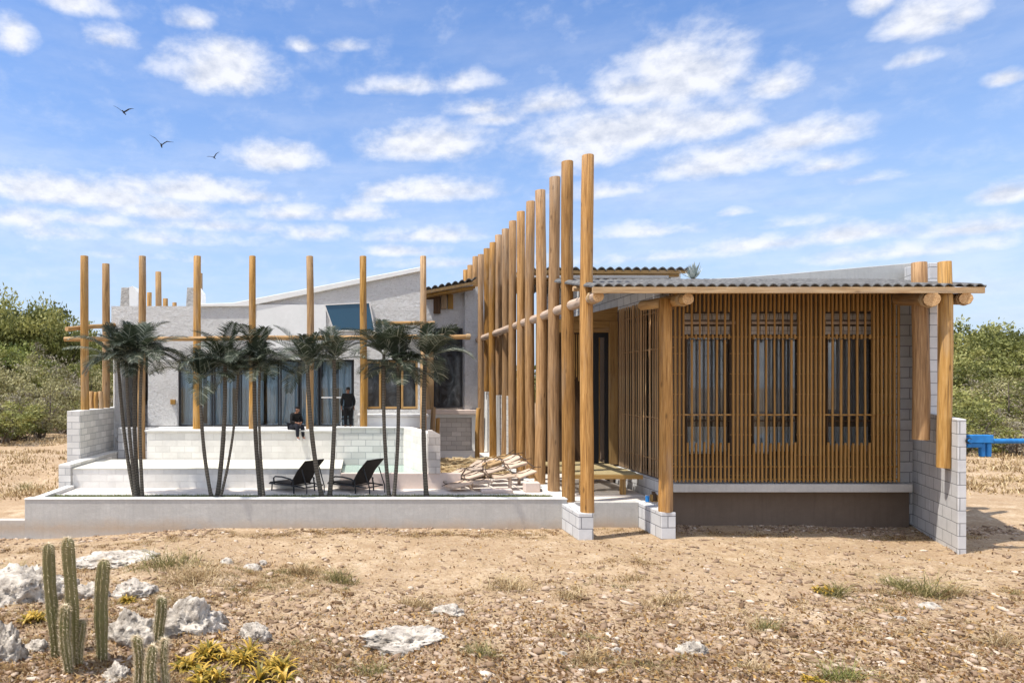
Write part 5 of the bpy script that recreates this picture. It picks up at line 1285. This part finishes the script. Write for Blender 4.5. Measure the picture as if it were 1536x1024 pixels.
# rosette plants (yellow-green curling leaves)
def rosette(label, px, py, rpx, seed):
    Dd = gy_(py); x = PX(px, Dd); r = rpx*Dd/F; rr = np.random.default_rng(seed); z0 = float(hgt(x, Dd)); V = []; Fs = []; T = []
    for c in range(5):
        ox, oy = rr.normal(0, r*.5, 2)
        for k in range(22):
            az = k*2.4+rr.uniform(-.3,.3); el = rr.uniform(.5, 1.4); L = r*rr.uniform(.8, 1.4); h = np.array([math.cos(az), math.sin(az), 0]); sd = np.array([-math.sin(az), math.cos(az), 0]); p = np.array([x+ox, Dd+oy, z0]); w0 = .015; tt = rr.uniform(0,1)
            N = 7; curl = rr.uniform(1.2, 3.2)
            for i in range(N):
                f = i/N; e = el-curl*f*f; d = h*math.cos(e)+np.array([0,0,math.sin(e)]); w1 = .019*(1-((f+1/N))**2)+.0012; p2 = p+d*L/N
                i0 = len(V); V += [p-sd*w0, p+sd*w0, p2+sd*w1, p2-sd*w1]; Fs.append((i0,i0+1,i0+2,i0+3)); T.append(tt+.2*f); w0 = w1; p = p2
    tag(npmesh('rosette_plant', V, Fs, 'bromeliad', np.array(T), loc=(x, Dd, z0)), label, 'plant', 'yellow-green rosette plants in the foreground')
for k, a in enumerate((('leftmost yellow rosette plant in front of the large boulder',292,995,27),('second rosette plant, densest and most orange',325,985,28),('third rosette plant, right of the orange one',362,990,27),('rightmost rosette plant with bright curling leaves',400,1003,30),('small orange rosette at the bottom edge under the boulder',310,1016,24),
        ('small yellow rosette among the rocks behind the cacti',48,935,18),('tiny yellow rosette between the cacti clumps',190,905,12),('small yellow rosette in the foreground right of centre',1215,1015,12),('isolated yellow-green rosette on the right centre sand',1243,890,12))):
    rosette(*a, 40+k)

# ================================================================ SKY
world = bpy.data.worlds.new('World'); scene.world = world; world.use_nodes = True
sx, sy, sz = .42, .17, -1.0
sv = Vector((-sx, -sy, -sz)).normalized(); elev = math.asin(sv.z); az = math.atan2(sv.x, sv.y)
W = world.node_tree; bg = W.nodes['Background']
def wn(t, **k):
    nd = W.nodes.new(t)
    for a, v in k.items():
        if a == 'i':
            for kk, vv in v.items():
                if isinstance(vv, bpy.types.NodeSocket): W.links.new(vv, nd.inputs[kk])
                else: nd.inputs[kk].default_value = vv
        else: setattr(nd, a, v)
    return nd
def wm(op, a, b=0.0, c=0.0, clamp=False): return wn('ShaderNodeMath', operation=op, use_clamp=clamp, i={0:a,1:b,2:c}).outputs[0]
sky = wn('ShaderNodeTexSky', sky_type='NISHITA', sun_disc=False, sun_elevation=elev, sun_rotation=az, air_density=1.0, dust_density=.6, ozone_density=2.2, altitude=10)
co = wn('ShaderNodeTexCoord').outputs['Generated']; sp = wn('ShaderNodeSeparateXYZ', i={0: co})
X_, Y_, Z_ = sp.outputs
azn = wm('ARCTAN2', X_, Y_); eln = wm('ARCSINE', Z_)
vec = wn('ShaderNodeCombineXYZ', i={0: azn, 1: eln}).outputs[0]
def cl(px, py):
    u, v = (px-VX)/F, (VY-py)/F
    return math.atan(u), math.atan(v/math.sqrt(1+u*u))
clouds = [(335,112,80,36,1),(285,110,60,18,.6),(288,34,36,14,.8),(165,60,45,16,.7),(20,62,34,26,.9),(110,8,60,18,.7),(600,132,65,14,.75),(700,127,50,16,.6),(450,70,24,10,.6),(520,70,30,10,.6),
 (640,222,86,27,1),(410,242,66,22,.95),(90,292,150,26,.9),(280,290,130,22,.9),(250,318,90,20,.85),(640,290,110,18,.9),(440,322,60,14,.8),(540,322,60,14,.7),(30,330,80,20,.6),(100,352,120,18,.5),
 (1020,122,95,48,1),(950,140,70,26,.9),(1165,132,45,22,.85),(820,158,60,18,.8),(940,200,150,34,1),(1060,192,90,26,.9),(1200,210,100,24,.9),(1080,248,110,26,.85),(880,235,70,26,.8),(1240,250,60,16,.7),(900,290,90,14,.6),
 (1380,36,62,32,1),(1450,20,40,30,.8),(1310,10,36,20,.8),(1370,90,40,14,.6),(1505,120,32,12,.8),(1510,292,50,18,.9),(1450,345,100,16,.75),(1280,352,110,18,.8),(1150,368,110,14,.7),(1100,320,30,8,.6),(960,350,120,14,.6),
 (640,355,90,14,.75),(470,352,50,14,.7),(600,378,70,10,.7),(720,165,50,12,.7),(200,385,160,10,.4),(700,395,160,10,.5),(60,288,90,20,.85),(380,296,60,14,.7),(180,300,120,22,.8),(330,340,110,12,.6),(120,330,130,14,.6),(250,360,160,14,.5),(560,300,60,10,.5),(1000,386,200,12,.5),(1350,380,160,16,.65),(1200,335,60,10,.5),(850,260,40,10,.5),(740,180,60,12,.6),(1300,270,50,10,.5)]
acc = None
for (px, py, rx, ry, w) in clouds:
    a, e = cl(px, py); k = math.cos(a)**1
    sub = wn('ShaderNodeVectorMath', operation='SUBTRACT', i={0: vec, 1: (a, e, 0)}).outputs[0]
    mul = wn('ShaderNodeVectorMath', operation='MULTIPLY', i={0: sub, 1: (F/(rx*1.6)/max(.3, k*k), F/(ry*1.9)/max(.5, k), 0)}).outputs[0]
    sx_ = wn('ShaderNodeSeparateXYZ', i={0: mul}).outputs
    yy_ = wm('MAXIMUM', sx_[1], wm('MULTIPLY', sx_[1], -1.9))
    ln = wm('SQRT', wm('ADD', wm('MULTIPLY', sx_[0], sx_[0]), wm('MULTIPLY', yy_, yy_)))
    m = wm('MULTIPLY', wm('SUBTRACT', 1.0, ln, clamp=True), w)
    acc = m if acc is None else wm('SMOOTH_MAX', acc, m, .15)
def wnoise(sc, s, det, rough, dist=.0, off=(0,0,0)):
    mp = wn('ShaderNodeMapping', i={'Vector': vec, 'Scale': sc, 'Location': off}).outputs[0]
    return wn('ShaderNodeTexNoise', i={'Vector': mp, 'Scale': s, 'Detail': det, 'Roughness': rough, 'Distortion': dist}).outputs['Fac']
nz = wnoise((1, 1.6, 1), 19, 9, .60, .1)
nzup = wnoise((1, 1.6, 1), 19, 9, .60, .1, (0, -.012*1.6, 0))
thin = wnoise((1, 4.0, 1), 3.2, 7, .62)
gen = wnoise((1, 2.6, 1), 3.0, 8, .6, .2, (3.1, 0, 0))
# clouds in all the other directions too, boosted below as added fill (only outside the part of the sky modelled one by one)
outside = wm('LESS_THAN', Y_, .35)
accg = wm('ADD', acc, wm('MULTIPLY', outside, wm('MULTIPLY', wm('SUBTRACT', gen, .42, clamp=True), 4.0)))
dens = wm('ADD', accg, wm('MULTIPLY', wm('SUBTRACT', nz, .46), 1.0))
D_ = wn('ShaderNodeMapRange', interpolation_type='SMOOTHSTEP', i={'Value': dens, 'From Min': .06, 'From Max': .80}).outputs[0]
D_ = wm('MULTIPLY', D_, wn('ShaderNodeMapRange', i={'Value': accg, 'From Min': .02, 'From Max': .18}).outputs[0])
hz = wn('ShaderNodeMapRange', i={'Value': Z_, 'From Min': .0, 'From Max': .55, 'To Min': 1.0, 'To Max': 0.0}).outputs[0]
wis = wm('MULTIPLY', wn('ShaderNodeMapRange', i={'Value': thin, 'From Min': .42, 'From Max': .75}).outputs[0], wm('ADD', .05, wm('MULTIPLY', hz, .85)))
D2 = wm('MAXIMUM', wm('MULTIPLY', D_, .92), wm('MULTIPLY', wis, .75))
shade = wn('ShaderNodeMapRange', i={'Value': wm('ADD', wm('SUBTRACT', nz, nzup), wm('MULTIPLY', wm('SUBTRACT', .75, dens), .10)), 'From Min': -.20, 'From Max': .10}).outputs[0]
ccol = wn('ShaderNodeMix', data_type='RGBA', i={0: shade, 6: (2.7, 2.9, 3.4, 1), 7: (4.1, 4.15, 4.35, 1)}).outputs[2]
tint = wn('ShaderNodeMix', data_type='RGBA', blend_type='MULTIPLY', i={0: 1.0, 6: sky.outputs[0], 7: (.57, .71, .89, 1)}).outputs[2]
hzp = wm('POWER', hz, 1.9)
tint = wn('ShaderNodeMix', data_type='RGBA', i={0: wm('MULTIPLY', hzp, .95), 6: tint, 7: (2.55, 2.95, 3.55, 1)}).outputs[2]
fin = wn('ShaderNodeMix', data_type='RGBA', i={0: D2, 6: tint, 7: ccol}).outputs[2]
fin = wn('ShaderNodeMix', data_type='RGBA', blend_type='MULTIPLY', i={0: wm('MULTIPLY', outside, D2), 6: fin, 7: (1.9, 1.85, 1.75, 1)}).outputs[2]  # extra brightness on unseen clouds, added to lift the shaded fronts
W.links.new(fin, bg.inputs['Color']); bg.inputs['Strength'].default_value = .15
sun = bpy.data.lights.new('sun', 'SUN'); sun.energy = 3.9; sun.angle = math.radians(.55); sun.color = (1, .95, .87)
so = bpy.data.objects.new('sun', sun); C.objects.link(so); so.rotation_euler = Vector((sx, sy, sz)).to_track_quat('-Z', 'Y').to_euler(); so.location = (0, 0, 40)
# ================================================================ CAMERA
cam = bpy.data.cameras.new('camera'); cam.lens = 24; cam.sensor_width = 36; cam.clip_end = 6000; cam.clip_start = .1
cam.shift_x = (768-VX)/1536; cam.shift_y = (VY-512)/1536
co_ = bpy.data.objects.new('camera', cam); C.objects.link(co_); co_.location = (0, 0, H*S); co_.rotation_euler = (math.radians(90), 0, 0)
scene.camera = co_
scene.view_settings.view_transform = 'Standard'; scene.view_settings.look = 'None'; scene.view_settings.exposure = .72; scene.view_settings.gamma = 1
scene.cycles.max_bounces = 8; scene.cycles.transparent_max_bounces = 12
